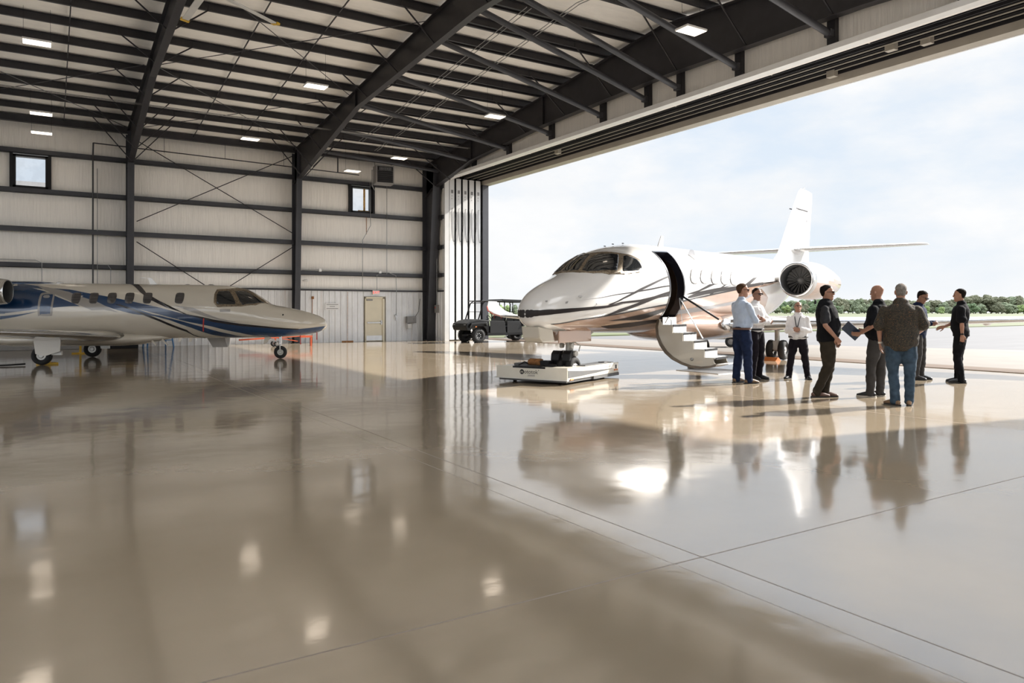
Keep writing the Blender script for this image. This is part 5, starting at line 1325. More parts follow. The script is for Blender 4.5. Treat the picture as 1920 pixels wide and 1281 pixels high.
# ================================================================ far tree line
def leaf_mat(name, a, b_):  # leaf colours are paled to paint in the distance haze
    m, nt, b = _nodes(name)
    f = NOISE(nt, COORD(nt), .9, 5, .7)
    nt.links.new(RAMP(nt, f, [(.3, a), (.7, b_)]), b.inputs['Base Color']); b.inputs['Roughness'].default_value = .9
    b.inputs['Specular IOR Level'].default_value = .1
    return m
TM = [('deep green', leaf_mat('leaves_deep', (.085, .12, .065), (.12, .16, .09))), ('fresh yellow-green', leaf_mat('leaves_fresh', (.15, .20, .08), (.20, .25, .11))),
      ('grey-brown barely leafed', leaf_mat('leaves_bare', (.095, .10, .065), (.13, .13, .085))), ('dull olive', leaf_mat('leaves_olive', (.12, .14, .09), (.155, .18, .115)))]
M['bark'] = mat('bark', (.16, .13, .10), .9, 0, .3, 4)
protos = []
rt = random.Random(11)
for kname, m in TM:
    for v in range(2):
        r = empty('tree', (0, 0, 0))
        bm = bmesh.new()
        nb_ = 24
        for q in range(nb_):
            a = rt.uniform(0, 2 * PI); hh = rt.uniform(.22, 1.0); rad = (1 - abs(hh - .55) * 1.3) * .36 * rt.uniform(.3, 1)
            c = Vector((rad * math.cos(a), rad * math.sin(a), hh * .82)); rr = rt.uniform(.10, .17)
            mm = bmesh.ops.create_icosphere(bm, subdivisions=3, radius=rr, matrix=Matrix.Translation(c))
            for vv in mm['verts']:
                d = (vv.co - c); n_ = rt.uniform(.72, 1.22); vv.co = c + d * n_
        me = bpy.data.meshes.new('foliage'); bm.to_mesh(me); bm.free(); me.materials.append(m)
        fo = bpy.data.objects.new('foliage', me); COL.objects.link(fo); fo.parent = r
        t = MB(); t.tube([(0, 0, -.02), (.01, 0, .3), (0, .01, .7)], [.028, .022, .01], 6)
        for q in range(4):
            a = q * 1.7 + v; t.tube([(0, 0, .3 + .08 * q), (.16 * math.cos(a), .16 * math.sin(a), .5 + .09 * q)], [.012, .004], 5)
        t.build('trunk', 'bark', r)
        protos.append((kname, r))
RV = Vector((math.sin(tA), -math.cos(tA), 0))
first = set(); n_tree = 0
rt = random.Random(5)
def put_tree(px, d, h, k):
    global n_tree
    kname, pr = protos[k]
    if k in first: o = copy_tree(pr)
    else: o = pr; first.add(k)
    p = FW * d + RV * ((px - 960) / FPX * d)
    o.location = (p.x, p.y, 0); o.rotation_euler = (0, 0, rt.uniform(0, 6.28)); w_ = h * rt.uniform(.95, 1.35); o.scale = (w_, w_, h)
    tag(o, f'{kname} tree in the hazy tree line across the airfield', 'tree', 'distant trees across the airfield')
    n_tree += 1
x = 1215.
while x < 1960:
    hp = 27 + 3 * math.sin(x * .021) + (5 if x > 1800 else 0) + (2 if x < 1480 else 0)
    d = rt.uniform(430, 470); put_tree(x, d, hp * d / FPX * rt.uniform(.92, 1.08), rt.choice([0, 1, 6, 7, 4, 5] if x < 1560 else [4, 5, 4, 6, 7]))
    if rt.random() < .75:
        d = rt.uniform(380, 420); put_tree(x + rt.uniform(-5, 5), d, hp * .62 * d / FPX * rt.uniform(.8, 1.15), rt.choice([0, 2, 3, 6, 7, 5]))
    x += rt.uniform(8, 13)
x = 880.
while x < 1010:
    d = rt.uniform(300, 340); put_tree(x, d, 20 * d / FPX, rt.choice([2, 3, 6, 7])); x += 14
for k, (kn, pr) in enumerate(protos):
    if k not in first:
        for ch in list(pr.children): bpy.data.objects.remove(ch)
        bpy.data.objects.remove(pr)
# ================================================================ people
from mathutils import noise as mnoise
M['skin'] = mat('skin', (.30, .155, .10), .5, 0, .08, 12, spec=.35)
M['skin_d'] = mat('tanned_skin', (.22, .11, .07), .5, 0, .08, 12, spec=.35)
M['lips'] = mat('lips', (.34, .13, .10), .5)
M['eye'] = mat('eye', (.03, .02, .02), .2)
M['hair_dark'] = mat('dark_hair', (.009, .006, .0045), .85, 0, .4, 60, spec=.15)
M['hair_brown'] = mat('brown_hair', (.055, .028, .014), .85, 0, .4, 60, spec=.15)
M['hair_grey'] = mat('grey_hair', (.17, .15, .13), .85, 0, .3, 60, spec=.2)
M['c_lblue'] = mat('pale_blue_shirt', (.34, .40, .50), .8, 0, .05, 9, sheen=.2)
M['c_white'] = mat('white_shirt', (.62, .60, .59), .8, 0, .04, 9, sheen=.2)
M['c_black'] = mat('black_cloth', (.0055, .0055, .007), .9, 0, .2, 9, spec=.15)
M['c_grey'] = mat('charcoal_cloth', (.024, .024, .026), .85, 0, .15, 9, spec=.15)
M['c_navy'] = mat('navy_suit_cloth', (.007, .012, .035), .85, 0, .15, 9, spec=.15)
M['c_jean'] = mat('dark_jeans', (.009, .016, .042), .9, 0, .2, 14, spec=.15)
M['c_bjean'] = mat('washed_jeans', (.035, .055, .078), .9, 0, .35, 10, spec=.15)
M['c_olive'] = mat('olive_brown_trousers', (.028, .022, .015), .9, 0, .15, 9, spec=.15)
M['c_gtrs'] = mat('grey_trousers', (.045, .041, .038), .9, 0, .15, 9, spec=.15)
M['c_dtrs'] = mat('dark_trousers', (.009, .007, .010), .9, 0, .15, 9, spec=.15)
M['leather'] = mat('brown_leather', (.085, .038, .022), .45, 0, .2, 12)
M['leather_t'] = mat('tan_leather', (.17, .10, .05), .5, 0, .2, 12)
M['shoe_b'] = mat('black_shoe', (.012, .011, .011), .4, 0, .2, 12)
M['sole_w'] = mat('pale_sole', (.55, .5, .42), .6)
def floral():
    m, nt, b = _nodes('floral_shirt')
    v = COORD(nt, (1, 1, 1)); vo = nt.nodes.new('ShaderNodeTexVoronoi'); vo.inputs['Scale'].default_value = 30
    n = NOISE(nt, v, 14, 4, .7)
    vm = nt.nodes.new('ShaderNodeVectorMath'); vm.operation = 'ADD'; nz = nt.nodes.new('ShaderNodeTexNoise'); nz.inputs['Scale'].default_value = 11; nz.inputs['Detail'].default_value = 3
    nt.links.new(v, nz.inputs['Vector']); sc_ = nt.nodes.new('ShaderNodeVectorMath'); sc_.operation = 'SCALE'; sc_.inputs['Scale'].default_value = .22; nt.links.new(nz.outputs['Color'], sc_.inputs[0])
    nt.links.new(v, vm.inputs[0]); nt.links.new(sc_.outputs[0], vm.inputs[1]); nt.links.new(vm.outputs[0], vo.inputs['Vector'])
    d = MATH(nt, 'ADD', vo.outputs['Distance'], MATH(nt, 'MULTIPLY', n, .5))
    c = RAMP(nt, d, [(.40, (.12, .06, .02)), (.50, (.05, .03, .013)), (.58, (.010, .008, .006)), (.80, (.014, .012, .008)), (.92, (.04, .028, .014))])
    nt.links.new(c, b.inputs['Base Color']); b.inputs['Roughness'].default_value = .85
    return m
M['c_floral'] = floral()

def ell_tube(mb, pts, rad, ref=(0, 1, 0), n=14, flat0=1.):
    """closed tube with elliptical rings; rad: list of (ra, rb): ra across, rb along ref"""
    P = [Vector(p) for p in pts]; ref = Vector(ref)
    R = [(r, r) if isinstance(r, (int, float)) else r for r in rad]
    fr = []
    for i in range(len(P)):
        d = (P[min(i + 1, len(P) - 1)] - P[max(i - 1, 0)]).normalized()
        b = (ref - d * ref.dot(d))
        if b.length < .05: b = Vector((0, 0, 1)) - d * d.z
        b.normalize(); a = d.cross(b); fr.append((d, a, b))
    rings = []
    def ring(c, a, b, ra, rb): return [c + a * ra * math.cos(2 * PI * k / n) + b * rb * math.sin(2 * PI * k / n) for k in range(n)]
    d, a, b = fr[0]; q = min(R[0])
    for t in (80, 50, 22): rings.append(ring(P[0] - d * q * flat0 * math.sin(math.radians(t)), a, b, R[0][0] * math.cos(math.radians(t)), R[0][1] * math.cos(math.radians(t))))
    for i in range(len(P)):
        d, a, b = fr[i]; rings.append(ring(P[i], a, b, *R[i]))
    d, a, b = fr[-1]; q = min(R[-1])
    for t in (22, 50, 80): rings.append(ring(P[-1] + d * q * math.sin(math.radians(t)), a, b, R[-1][0] * math.cos(math.radians(t)), R[-1][1] * math.cos(math.radians(t))))
    mb.loft(rings)
def fuse(mb, voxel, name, m, parent, smooth=3, fold=None):
    """union of closed solids -> one continuous skin (voxel remesh), then folds"""
    o = mb.build(name, m, None)
    md = o.modifiers.new('r', 'REMESH'); md.mode = 'VOXEL'; md.voxel_size = voxel; md.use_smooth_shade = True
    s = o.modifiers.new('s', 'SMOOTH'); s.iterations = smooth; s.factor = .5
    dg = bpy.context.evaluated_depsgraph_get(); me = bpy.data.meshes.new_from_object(o.evaluated_get(dg))
    o.modifiers.clear(); old = o.data; o.data = me; bpy.data.meshes.remove(old)
    me.name = name
    if fold:
        amp, sc_, st, seed = fold[:4]; zf = fold[4] if len(fold) > 4 else None
        vs = me.vertices; co_ = [v.co.copy() for v in vs]; no = [v.normal.copy() for v in vs]
        for i, v in enumerate(vs):
            p = co_[i]; q = Vector((p.x * sc_, p.y * sc_, p.z * sc_ * st)) + Vector((seed, 0, 0))
            k = mnoise.noise(q) + .5 * mnoise.noise(q * 2.1)
            lo_ = min(1, max(.12, (zf - p.z) / .12)) if zf else 1
            v.co = p + no[i] * (amp * k * lo_)
    for p in me.polygons: p.use_smooth = True
    o.parent = parent
    return o
def hand(mb, W, d, n, side, curl=.5, sc_=1., thumb=.6, spread=.12):
    """W wrist, d towards fingers, n palm normal (the way the palm faces), side=+1 thumb towards d x n"""
    W, d, n = Vector(W), Vector(d).normalized(), Vector(n); n = (n - d * n.dot(d)).normalized(); a = d.cross(n) * side
    L = .095 * sc_
    ell_tube(mb, [W - d * .01, W + d * L * .3, W + d * L * .75, W + d * L], [(.026 * sc_, .018 * sc_), (.036 * sc_, .016 * sc_), (.041 * sc_, .014 * sc_), (.038 * sc_, .011 * sc_)], n, 12)
    fl = [.072, .080, .075, .060]
    for k in range(4):
        off = (1.5 - k) * .0195 * sc_
        base = W + d * (L * (1.0 - .05 * abs(k - 1))) + a * off
        dd = (d + a * (1.5 - k) * spread * .5).normalized(); ax = dd.cross(n)
        p = [base - dd * .012]; ang = curl * (.45 + .08 * k); cur = dd
        for seg in (.45, .32, .23):
            cur = (Matrix.Rotation(ang, 3, ax) @ cur) ; p.append(p[-1] + cur * fl[k] * seg * sc_ * (1.25 if seg == .45 else 1)); ang = curl * .75
        ell_tube(mb, p, [.0095 * sc_, .009 * sc_, .0082 * sc_, .007 * sc_], n, 8)
    tb = W + d * L * .28 + a * .026 * sc_; td = (d * .62 + a * .65 + n * thumb * .5).normalized(); t2 = (d * .85 + a * .18 + n * thumb * .6).normalized()
    ell_tube(mb, [tb, tb + td * .038 * sc_, tb + td * .038 * sc_ + t2 * .03 * sc_, tb + td * .038 * sc_ + t2 * .052 * sc_], [.0135 * sc_, .0115 * sc_, .010 * sc_, .008 * sc_], n, 8)

def person(loc, alpha, H, label, pose, wear):
    """alpha: 0 faces the right of the view, 90 faces away, -90 towards the viewer"""
    P = Vector((loc[0], loc[1], 0)); v = Vector((P.x, P.y, 0)).normalized(); r = Vector((v.y, -v.x, 0))
    a = math.radians(alpha); fwd = r * math.cos(a) + v * math.sin(a)
    root = empty('person', (P.x, P.y, 0), math.atan2(fwd.y, fwd.x) - PI / 2, label, 'person')
    k = H / 1.80; wd = pose.get('wide', 1.0) * k; bl = pose.get('belly', 0.) * k
    lean = pose.get('lean', (0, 0)); hipo = pose.get('hip', (0, 0))
    def S(z):
        t = max(0, (z - .95) / .85); return Vector((hipo[0] + lean[0] * t, hipo[1] + lean[1] * t, 0)) if z > .95 else Vector((hipo[0], hipo[1], 0)) * (1 if z > .8 else z / .8)
    def T(x, y, z): q = S(z); return Vector((x * k + q.x, y * k + q.y, z * k))
    rows = [(.83, .11, .085, 0), (.90, .160, .112, -.01), (.97, .172, .118, -.01), (1.06, .158 + bl * .5, .110 + bl, .012 + bl * .45), (1.15, .158 + bl * .55, .112 + bl * .9, .015 + bl * .45), (1.25, .172, .120 + bl * .3, .008), (1.35, .186, .124, -.004), (1.42, .178, .108, -.012), (1.47, .125, .082, -.015), (1.50, .07, .062, -.012)]
    def torso(mb, g, z0=.0, z1=9, flare=0):
        pts = []; rad = []
        rr = [q for q in rows if z0 <= q[0] <= z1]
        for z, rx, ry, oy in rr:
            f = flare * max(0, (1.0 - z) / .2)
            pts.append(T(0, oy, z)); rad.append(((rx * wd + g + f), (ry * wd + g + f)))
        ell_tube(mb, pts, rad, (0, 1, 0), 22, .12 if z0 > 0 else 1.)
    SH = [T(-.170 * pose.get('wide', 1.), -.012, 1.398), T(.170 * pose.get('wide', 1.), -.012, 1.398)]
    arms = []
    for i, key in enumerate(('armL', 'armR')):
        e, w_, hd, pn, cu = pose[key]
        arms.append((SH[i], T(*e), T(*w_), Vector(hd), Vector(pn), cu))
    legs = []
    for i, key in enumerate(('legL', 'legR')):
        s = -1 if i == 0 else 1
        kn, an, ft = pose.get(key, ((s * .105, .03, .50), (s * .11, -.02, .085), s * .15))
        legs.append((T(s * .092, 0, .90), Vector((kn[0] * k, kn[1] * k, kn[2] * k)), Vector((an[0] * k, an[1] * k, an[2] * k)), ft))
    hc = T(0, .018, 1.665) + Vector(pose.get('headoff', (0, 0, 0))) * k
    HR = Euler((math.radians(pose.get('pitch', 0)), math.radians(pose.get('roll', 0)), math.radians(pose.get('yaw', 0))), 'ZYX').to_matrix()
    def Hd(x, y, z): return hc + HR @ Vector((x * k, y * k, z * k))
    # ---- body: one continuous skin
    mb = MB(); torso(mb, -.014)
    for (sh, el, wr, hd, pn, cu), s in zip(arms, (-1, 1)):
        cv = wear.get('sleeve', .62) > 1 or wear.get('jacket'); q_ = .84 if cv else .95
        ell_tube(mb, [sh, sh.lerp(el, .5), el], [.044 * k, .042 * k, .038 * k * q_]); ell_tube(mb, [el, el.lerp(wr, .3), wr], [.038 * k * q_, .040 * k * q_, (.026 * k, .021 * k)], pn)
        hand(mb, wr, hd, pn, pose.get('thumbs', (1, -1))[0 if s < 0 else 1], cu, 1.0 * k)
    for hp, kn, an, ft in legs:
        ell_tube(mb, [hp, hp.lerp(kn, .5), kn, kn.lerp(an, .35), an], [.082 * wd, .072 * wd, .052 * k, .053 * k, .036 * k])
        fd = Vector((math.sin(ft), math.cos(ft), 0)); ell_tube(mb, [an + Vector((0, 0, -.02)), Vector((an.x, an.y, .045)) + fd * .1 * k, Vector((an.x, an.y, .03)) + fd * .16 * k], [.035 * k, (.036 * k, .026 * k), (.034 * k, .018 * k)], (0, 0, 1))
    ell_tube(mb, [T(0, -.015, 1.46), T(0, -.005, 1.54), Hd(0, -.015, -.06)], [.062 * wd, .056 * k, .055 * k])
    skull = [(-.005, -.118, .022, .022, .052), (0, -.10, .042, .048, .032), (0, -.075, .054, .066, .018), (0, -.045, .062, .080, .006), (0, -.01, .068, .090, -.002), (0, .03, .074, .097, -.008), (0, .065, .075, .098, -.012), (0, .10, .064, .084, -.014), (0, .122, .042, .056, -.014), (0, .132, .015, .02, -.014)]
    rings = []
    for _, z, rx, ry, oy in skull: rings.append([Hd(rx * math.cos(2 * PI * j / 20), oy + ry * math.sin(2 * PI * j / 20), z) for j in range(20)])
    mb.loft(rings)
    ell_tube(mb, [Hd(0, .088, .018), Hd(0, .104, -.012), Hd(0, .098, -.022)], [(.009 * k, .01 * k), (.013 * k, .013 * k), (.016 * k, .008 * k)])
    ell_tube(mb, [Hd(-.04, .078, .034), Hd(0, .088, .036), Hd(.04, .078, .034)], [.010 * k, .012 * k, .010 * k])
    ell_tube(mb, [Hd(-.016, .080, -.052), Hd(.016, .080, -.052)], [.014 * k, .014 * k])
    ell_tube(mb, [Hd(-.01, .080, -.088), Hd(.01, .080, -.088)], [.013 * k, .013 * k])
    for s in (-1, 1):
        ell_tube(mb, [Hd(s * .076, -.012, -.028), Hd(s * .082, -.018, .0), Hd(s * .080, -.014, .026)], [(.006 * k, .010 * k), (.008 * k, .017 * k), (.007 * k, .014 * k)])
    body = fuse(mb, .0062 * k, 'body', wear.get('skin', 'skin'), root, 3)
    for s in (-1, 1):
        MB().ball(Hd(s * .030, .083, .012), .0095 * k, 8, 6).build('eye', 'eye', root, smooth=True)
    e_ = MB(); ell_tube(e_, [Hd(-.02, .0955, -.053), Hd(.0, .098, -.052), Hd(.02, .0955, -.053)], [(.0035 * k, .0035 * k)] * 3, (0, 0, 1), 6); e_.build('mouth', 'lips', root, smooth=True)
    # ---- hair
    if wear.get('hair'):
        hm, cover = wear['hair']; mb = MB()
        zs = [(-.045, .2), (-.01, .32), (.03, .45), (.06, .60), (.078, .72), (.092, .86), (.108, .95), (.124, 1), (.137, 1)]
        rings = []
        for z, fr_ in zs:
            i = min(range(len(skull)), key=lambda q: abs(skull[q][1] - z)); lo = [q for q in skull if q[1] <= z][-1]; hi = [q for q in skull if q[1] >= z]; hi = hi[0] if hi else skull[-1]
            t = 0 if hi[1] == lo[1] else (z - lo[1]) / (hi[1] - lo[1]); rx, ry, oy = (lo[q] + (hi[q] - lo[q]) * t for q in (2, 3, 4))
            g = cover; front = -1 + 2 * fr_
            ring = []
            for j in range(24):
                aa = 2 * PI * j / 24; x = (rx + g) * math.cos(aa); y = oy + (ry + g) * math.sin(aa)
                lim = oy + (ry + g) * front
                if y > lim: y = lim if lim < y else y; x = x * (.93 if fr_ < .9 else 1)
                ring.append(Hd(x, y, z))
            rings.append(ring)
        mb.loft(rings); fuse(mb, .006 * k, 'hair', hm, root, 2, (.003, 40, 1, 3))
    # ---- trousers
    mb = MB(); torso(mb, .006, 0, 1.0)
    for (hp, kn, an, ft), s in zip(legs, (-1, 1)):
        g = wear.get('legw', 1.0)
        cuff = Vector((an.x, an.y, .07 * k)) + Vector((math.sin(ft), math.cos(ft), 0)) * .012
        ell_tube(mb, [hp + Vector((0, 0, -.0)), hp.lerp(kn, .5), kn, kn.lerp(an, .4), an.lerp(cuff, .5), cuff], [(.096 * wd, .104 * wd), (.088 * wd * g, .094 * wd * g), .072 * k * g, .068 * k * g, .060 * k * g, .064 * k * g], (0, 1, 0), 18)
    fuse(mb, .0085 * k, 'trousers', wear['trousers'], root, 2, (.0135, 6.5, 1.7, H * 7, .86 * k))
    # ---- shirt
    def top(name, m, g, hem, sleeve, seed, flare=0, amp=.018, z1=9):
        mb = MB(); torso(mb, g, hem, z1, flare)
        if hem < .95: pass
        wd_ = min(wd, 1.08 * k)
        for sh, el, wr, hd, pn, cu in arms:
            if sleeve <= 0: continue
            if sleeve <= 1: ell_tube(mb, [sh, sh.lerp(el, sleeve * .5), sh.lerp(el, sleeve)], [(.052 * wd_ + g), (.051 * wd_ + g), (.053 * wd_ + g * 1.6)])
            else:
                ell_tube(mb, [sh, sh.lerp(el, .5), el], [.052 * wd_ + g * .8, .047 * wd_ + g * .8, .042 * wd_ + g * .8]); ell_tube(mb, [el, el.lerp(wr, .4), el.lerp(wr, sleeve - 1)], [.042 * wd_ + g * .8, .040 * wd_ + g * .8, .032 * wd_ + g * .8])
        return fuse(mb, .0085 * k, name, m, root, 2, (amp, 9, .8, seed))
    top('shirt', wear['shirt'], .014 if wear.get('hem', 1) > .95 else .024, wear.get('hem', .97), wear.get('sleeve', .62), H * 3 + alpha, wear.get('flare', 0), .018 if wear.get('hem', 1) > .95 else .011)
    # collar
    if wear.get('collar'):
        mb = MB(); rings = []
        for zz, rr, oy in ((1.462, .088, -.014), (1.485, .076, -.010), (1.512, .071, -.014), (1.510, .064, -.014), (1.48, .060, -.01)):
            rings.append([T(rr * math.cos(2 * PI * j / 22), oy + rr * 1.02 * math.sin(2 * PI * j / 22) + .0, zz - .03 * max(0, math.sin(2 * PI * j / 22))) for j in range(22)])
        mb.loft(rings, cap0=False, cap1=False); mb.build('collar', wear['collar'], root, smooth=True)
    if wear.get('vest'): top('vest', wear['vest'], .034, .90, 0, 5, .0, .008, 1.47)
    if wear.get('jacket'): top('jacket', wear['jacket'], .028, .83, 1.93, 8, .015, .010, 1.48)
    if wear.get('belt'):
        mb = MB(); z = .985; i = [q for q in rows if q[0] == .97][0]
        rr = []
        for zz, gg in ((z - .018, .016), (z + .018, .016), (z + .018, .030), (z - .018, .030)):
            rr.append([T(0, 0, zz) + Vector(((i[1] * wd + gg) * math.cos(2 * PI * j / 32), -.01 * k + (i[2] * wd + gg) * math.sin(2 * PI * j / 32), 0)) for j in range(32)])
        rr.append(rr[0]); mb.loft(rr, cap0=False, cap1=False); be_ = mb.build('belt', wear['belt'], root, smooth=True)
        q = T(0, 0, z); MB().box((q.x, q.y + (i[2] * wd + .024), q.z), (.045, .012, .036)).build('buckle', 'alu', be_)
    # ---- shoes
    for (hp, kn, an, ft), s in zip(legs, (-1, 1)):
        up = pose.get('heel', (0, 0))[0 if s < 0 else 1]
        fd = Vector((math.sin(ft), math.cos(ft), 0)); base = Vector((an.x, an.y, 0)); Z = Vector((0, 0, 1)); mb = MB()
        ell_tube(mb, [base - fd * .045 * k + Z * (.045 + up) * k, base + fd * .03 * k + Z * (.055 + up * .8) * k, base + fd * .12 * k + Z * (.042 + up * .25) * k, base + fd * .19 * k + Z * .03 * k], [(.036 * k, .040 * k), (.040 * k, .046 * k), (.045 * k, .034 * k), (.038 * k, .022 * k)], (0, 0, 1), 14)
        ell_tube(mb, [base + Z * (.05 + up) * k, Vector((an.x, an.y, (.10 + up) * k))], [.043 * k, .041 * k])
        sh_ = fuse(mb, .007 * k, 'shoe', wear['shoes'], root, 2)
        mb = MB(); pr = []
        for t, w_ in ((-.085, .018), (-.07, .034), (0, .036), (.08, .044), (.15, .044), (.195, .032), (.215, .012)): pr.append((t, w_))
        side = Vector((fd.y, -fd.x, 0)); o1 = [base + fd * t * k + side * w_ * k for t, w_ in pr] + [base + fd * t * k - side * w_ * k for t, w_ in reversed(pr)]
        def lift(p, t): return p + Z * (up * k * max(0, min(1, (.12 - t) / .2)))
        tt = [t for t, _ in pr] + [t for t, _ in reversed(pr)]
        mb.loft([[lift(p, t) + Z * .002 for p, t in zip(o1, tt)], [lift(p, t) + Z * .022 for p, t in zip(o1, tt)]]); mb.build('sole', wear.get('sole', 'shoe_b'), sh_)
    # ---- extras
    if wear.get('glasses'):
        mb = MB()
        for s in (-1, 1):
            if wear['glasses'] == 'dark': mb.box(Hd(s * .031, .102, .016), (.046 * k, .008, .028 * k), m=HR)
            else:
                for dz in (-.013, .013): mb.box(Hd(s * .031, .102, .016 + dz), (.044 * k, .004, .003), m=HR)
                for dx in (-.022, .022): mb.box(Hd(s * .031 + dx, .102, .016), (.003, .004, .028 * k), m=HR)
            mb.bar(Hd(s * .054, .100, .022), Hd(s * .080, -.01, .018), .005, .006)
        mb.bar(Hd(-.01, .104, .02), Hd(.01, .104, .02), .005, .005); mb.build('sunglasses' if wear['glasses'] == 'dark' else 'glasses', 'black', root)
    if wear.get('watch') is not None:
        sh, el, wr, hd, pn, cu = arms[wear['watch'][0]]; d = (wr - el).normalized(); c = wr - d * .012
        mb = MB(); mb.cyl(c - d * .012, c + d * .012, .031 * k, n=16); wt = mb.build('wristwatch', wear['watch'][1], root, smooth=False, angle=40)
        b = (Vector(pn) - d * d.dot(Vector(pn))).normalized(); MB().cyl(c - b * .026 * k, c - b * .036 * k, .016, n=12).build('dial', 'black', wt)
    return root, T, arms

U = lambda x, y: (x, y)
def at_px(px, py):
    d = FPX * HC / (py - 584.); p = FW * d + RV * ((px - 960) / FPX * d); return (p.x, p.y)
ident = 'men standing in front of the big jet'
crossed = dict(armL=((-.245, .11, 1.14), (.07, .235, 1.17), (.9, .1, .25), (0, -1, .1), .55), armR=((.245, .11, 1.13), (-.08, .265, 1.13), (-.85, -.15, .2), (0, -1, .1), .5))
person(at_px(1391, 718.5), 38, 1.945, 'tall person in pale blue shirt, brown belt and dark jeans, arms crossed, back half turned',
       dict(crossed, wide=1.04, belly=.03, yaw=-28, legL=((-.12, .02, .50), (-.13, -.03, .085), -.25), legR=((.12, .03, .50), (.13, .04, .085), .1)),
       dict(shirt='c_lblue', sleeve=1.9, collar='c_lblue', trousers='c_jean', belt='leather', shoes='leather_t', hair=('hair_brown', .008), glasses='dark', legw=1.12))
person(at_px(1418, 711.5), -35, 1.88, 'person in white shirt, sunglasses and dark trousers, arms crossed, behind the pale blue shirt',
       dict(crossed, wide=.97, yaw=-12), dict(shirt='c_white', sleeve=1.9, collar='c_white', trousers='c_dtrs', belt='black', shoes='shoe_b', hair=('hair_dark', .007), glasses='dark', skin='skin_d', legw=1.08))
pr3, T3, A3 = person(at_px(1496.5, 711), -97, 1.60, 'short older person in white shirt with black lanyard, hands clasped, facing the viewer',
       dict(wide=1.08, belly=.03, yaw=22, pitch=16, armL=((-.25, .0, 1.12), (-.055, .22, 1.17), (.9, .25, .1), (0, -1, 0), .7), armR=((.25, .0, 1.12), (.06, .24, 1.14), (-.9, .1, .2), (0, -1, 0), .8),
            legL=((-.15, .03, .50), (-.20, -.02, .085), -.5), legR=((.15, .03, .50), (.20, -.02, .085), .35)),
       dict(shirt='c_white', sleeve=1.88, collar='c_white', trousers='c_dtrs', belt='black', shoes='shoe_b', hair=('hair_grey', .002), glasses='clear', legw=1.1))
mb = MB(); q = lambda x, y, z: tuple(T3(x, y, z))
mb.tube([q(-.070, .03, 1.50), q(-.055, .140, 1.42), q(-.02, .190, 1.25), q(0, .205, 1.17)], .0075, 6).tube([q(.070, .03, 1.50), q(.055, .140, 1.42), q(.02, .190, 1.25), q(0, .205, 1.17)], .0075, 6)
ly = mb.build('lanyard', 'black', pr3, smooth=True)
MB().box(q(0, .215, 1.0), (.06, .006, .08)).build('badge', 'offwhite', ly)
person(at_px(1546, 745), -2, 1.83, 'person in black vest over grey t-shirt, olive trousers and brown boots, hand at hip',
       dict(wide=1.08, belly=.025, hip=(0, .045), lean=(0, -.025), yaw=-4, armR=((.285, -.02, 1.16), (.235, .13, .965), (-.3, .5, -.8), (-1, 0, 0), .9), armL=((-.27, -.02, 1.14), (-.24, .12, .93), (.1, .3, -.9), (1, 0, 0), .6),
            legL=((-.09, .07, .50), (-.07, -.01, .085), -.1), legR=((.11, .06, .50), (.07, -.12, .085), -.35), heel=(.0, .0)),
       dict(shirt='c_grey', sleeve=.66, trousers='c_olive', vest='c_black', collar='c_black', shoes='leather', hair=('hair_dark', .008), glasses='dark', legw=1.12))
pr5, T5, A5 = person(at_px(1646, 744.5), 158, 1.83, 'bald person in black polo and grey trousers, facing left with a booklet in hand',
       dict(wide=1.04, belly=.035, yaw=-8, armL=((-.27, -.03, 1.15), (-.20, .20, 1.02), (.05, .95, -.12), (.8, 0, .5), .45), armR=((.27, .0, 1.14), (.17, .24, 1.05), (-.3, .9, .1), (-1, 0, .2), .5),
            legL=((-.11, .06, .50), (-.13, .06, .085), -.15), legR=((.10, .0, .50), (.10, .0, .085), .1)),
       dict(shirt='c_black', sleeve=.7, hem=.90, collar='c_black', trousers='c_gtrs', shoes='shoe_b', sole='sole_w', legw=1.08))
M['booklet'] = mat('navy_booklet', (.02, .045, .09), .35, 0, .3, 20)
bk = empty('booklet', (0, 0, 0), 0, 'dark blue booklet held out by the bald person in the black polo', 'booklet')
wq = pr5.matrix_basis @ (A5[0][2] + Vector((.055, .155, .04)))
bk.location = wq; bk.rotation_euler = (math.radians(60), math.radians(38), pr5.rotation_euler.z + math.radians(65))
MB().b2(-.10, .10, -.14, .14, -.003, .003).build('pages', 'offwhite', bk)
MB().b2(-.105, .105, -.145, .145, .003, .006).b2(-.105, .105, -.145, .145, -.006, -.003).build('cover', 'booklet', bk)
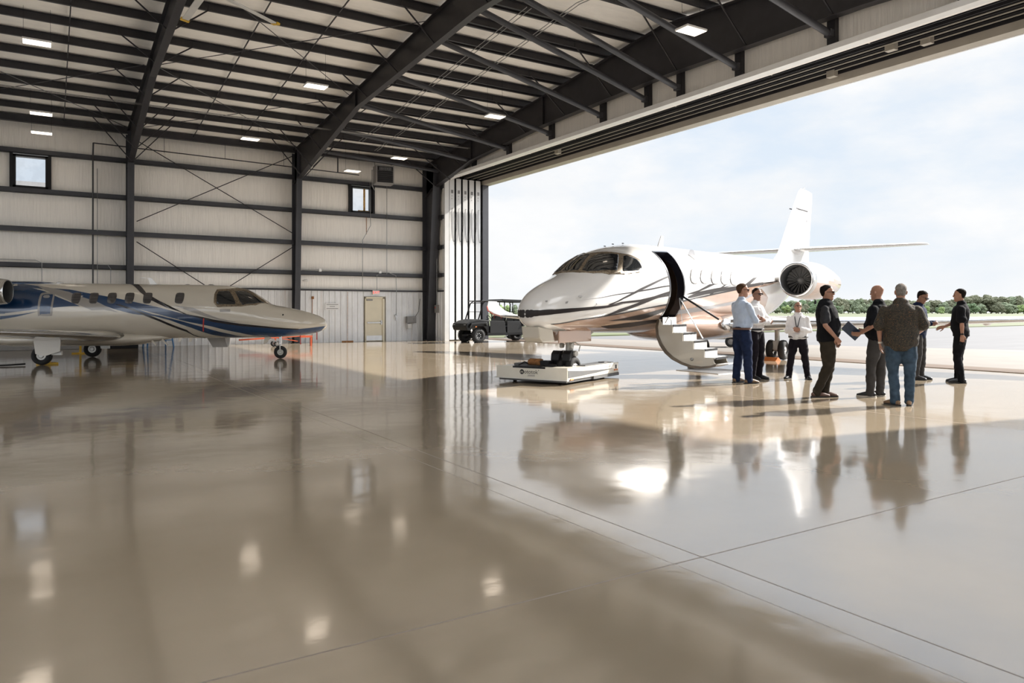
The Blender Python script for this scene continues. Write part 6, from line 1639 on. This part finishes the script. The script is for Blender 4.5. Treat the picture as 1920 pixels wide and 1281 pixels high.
person(at_px(1689, 760.5), 93, 1.815, 'heavy grey-haired person in dark floral shirt and washed jeans, seen from behind',
       dict(wide=1.24, belly=.035, yaw=6, armL=((-.285, -.02, 1.15), (-.275, .02, .915), (.05, .12, -1), (1, .1, 0), .5), armR=((.30, .03, 1.16), (.23, .26, 1.05), (-.4, .9, .1), (-1, 0, .2), .6),
            legL=((-.10, .02, .50), (-.07, -.03, .085), -.75), legR=((.12, .02, .50), (.11, .02, .085), .1)),
       dict(shirt='c_floral', hem=.83, sleeve=.85, flare=.012, collar='c_floral', trousers='c_bjean', shoes='leather_t', hair=('hair_grey', .004), watch=(0, 'sole_w'), legw=1.05))
person(at_px(1722.5, 712), -18, 1.83, 'dark-haired person in navy suit jacket and grey trousers, head bowed over folded hands',
       dict(wide=.98, pitch=-24, headoff=(0, .05, -.01), yaw=-6, armR=((.27, .02, 1.14), (.12, .26, 1.13), (-.5, .8, .1), (-.8, -.3, .4), .8), armL=((-.26, .02, 1.14), (-.06, .26, 1.14), (.6, .7, .1), (.8, -.3, .4), .8),
            legL=((-.10, .03, .50), (-.11, .0, .085), -.1), legR=((.10, .02, .50), (.10, -.03, .085), .05)),
       dict(shirt='c_white', hem=1.0, sleeve=0, jacket='c_navy', trousers='c_gtrs', shoes='shoe_b', hair=('hair_dark', .012), glasses='dark', skin='skin_d', legw=1.05))
pr8, T8, A8 = person(at_px(1801, 718), 178, 1.845, 'person all in black polo and black trousers in profile facing left, one hand held out',
       dict(wide=1.04, belly=.01, yaw=0, armL=((-.265, -.03, 1.14), (-.262, -.035, .925), (.02, -.02, -1), (1, .2, 0), .55), armR=((.24, .06, 1.17), (.20, .27, 1.07), (-.1, .95, -.25), (-.8, 0, -.5), .35),
            legL=((-.10, .05, .50), (-.10, -.02, .085), -.1), legR=((.10, .04, .50), (.11, .04, .085), .1)),
       dict(shirt='c_black', sleeve=.68, hem=.90, collar='c_black', trousers='c_black', shoes='shoe_b', hair=('hair_dark', .006), watch=(0, 'black'), legw=1.05))
ph = empty('mobile_phone', tuple(pr8.matrix_basis @ (A8[0][2] + Vector((.028, .0, -.13)))), pr8.rotation_euler.z, 'dark phone held in the lowered hand of the person all in black', 'phone')
ph.rotation_euler = (math.radians(12), 0, pr8.rotation_euler.z)
MB().b2(-.005, .005, -.037, .037, -.07, .07).build('case', 'black', ph, bevel=.003)
MB().b2(-.006, -.005, -.033, .033, -.064, .064).build('screen', 'glassd', ph)
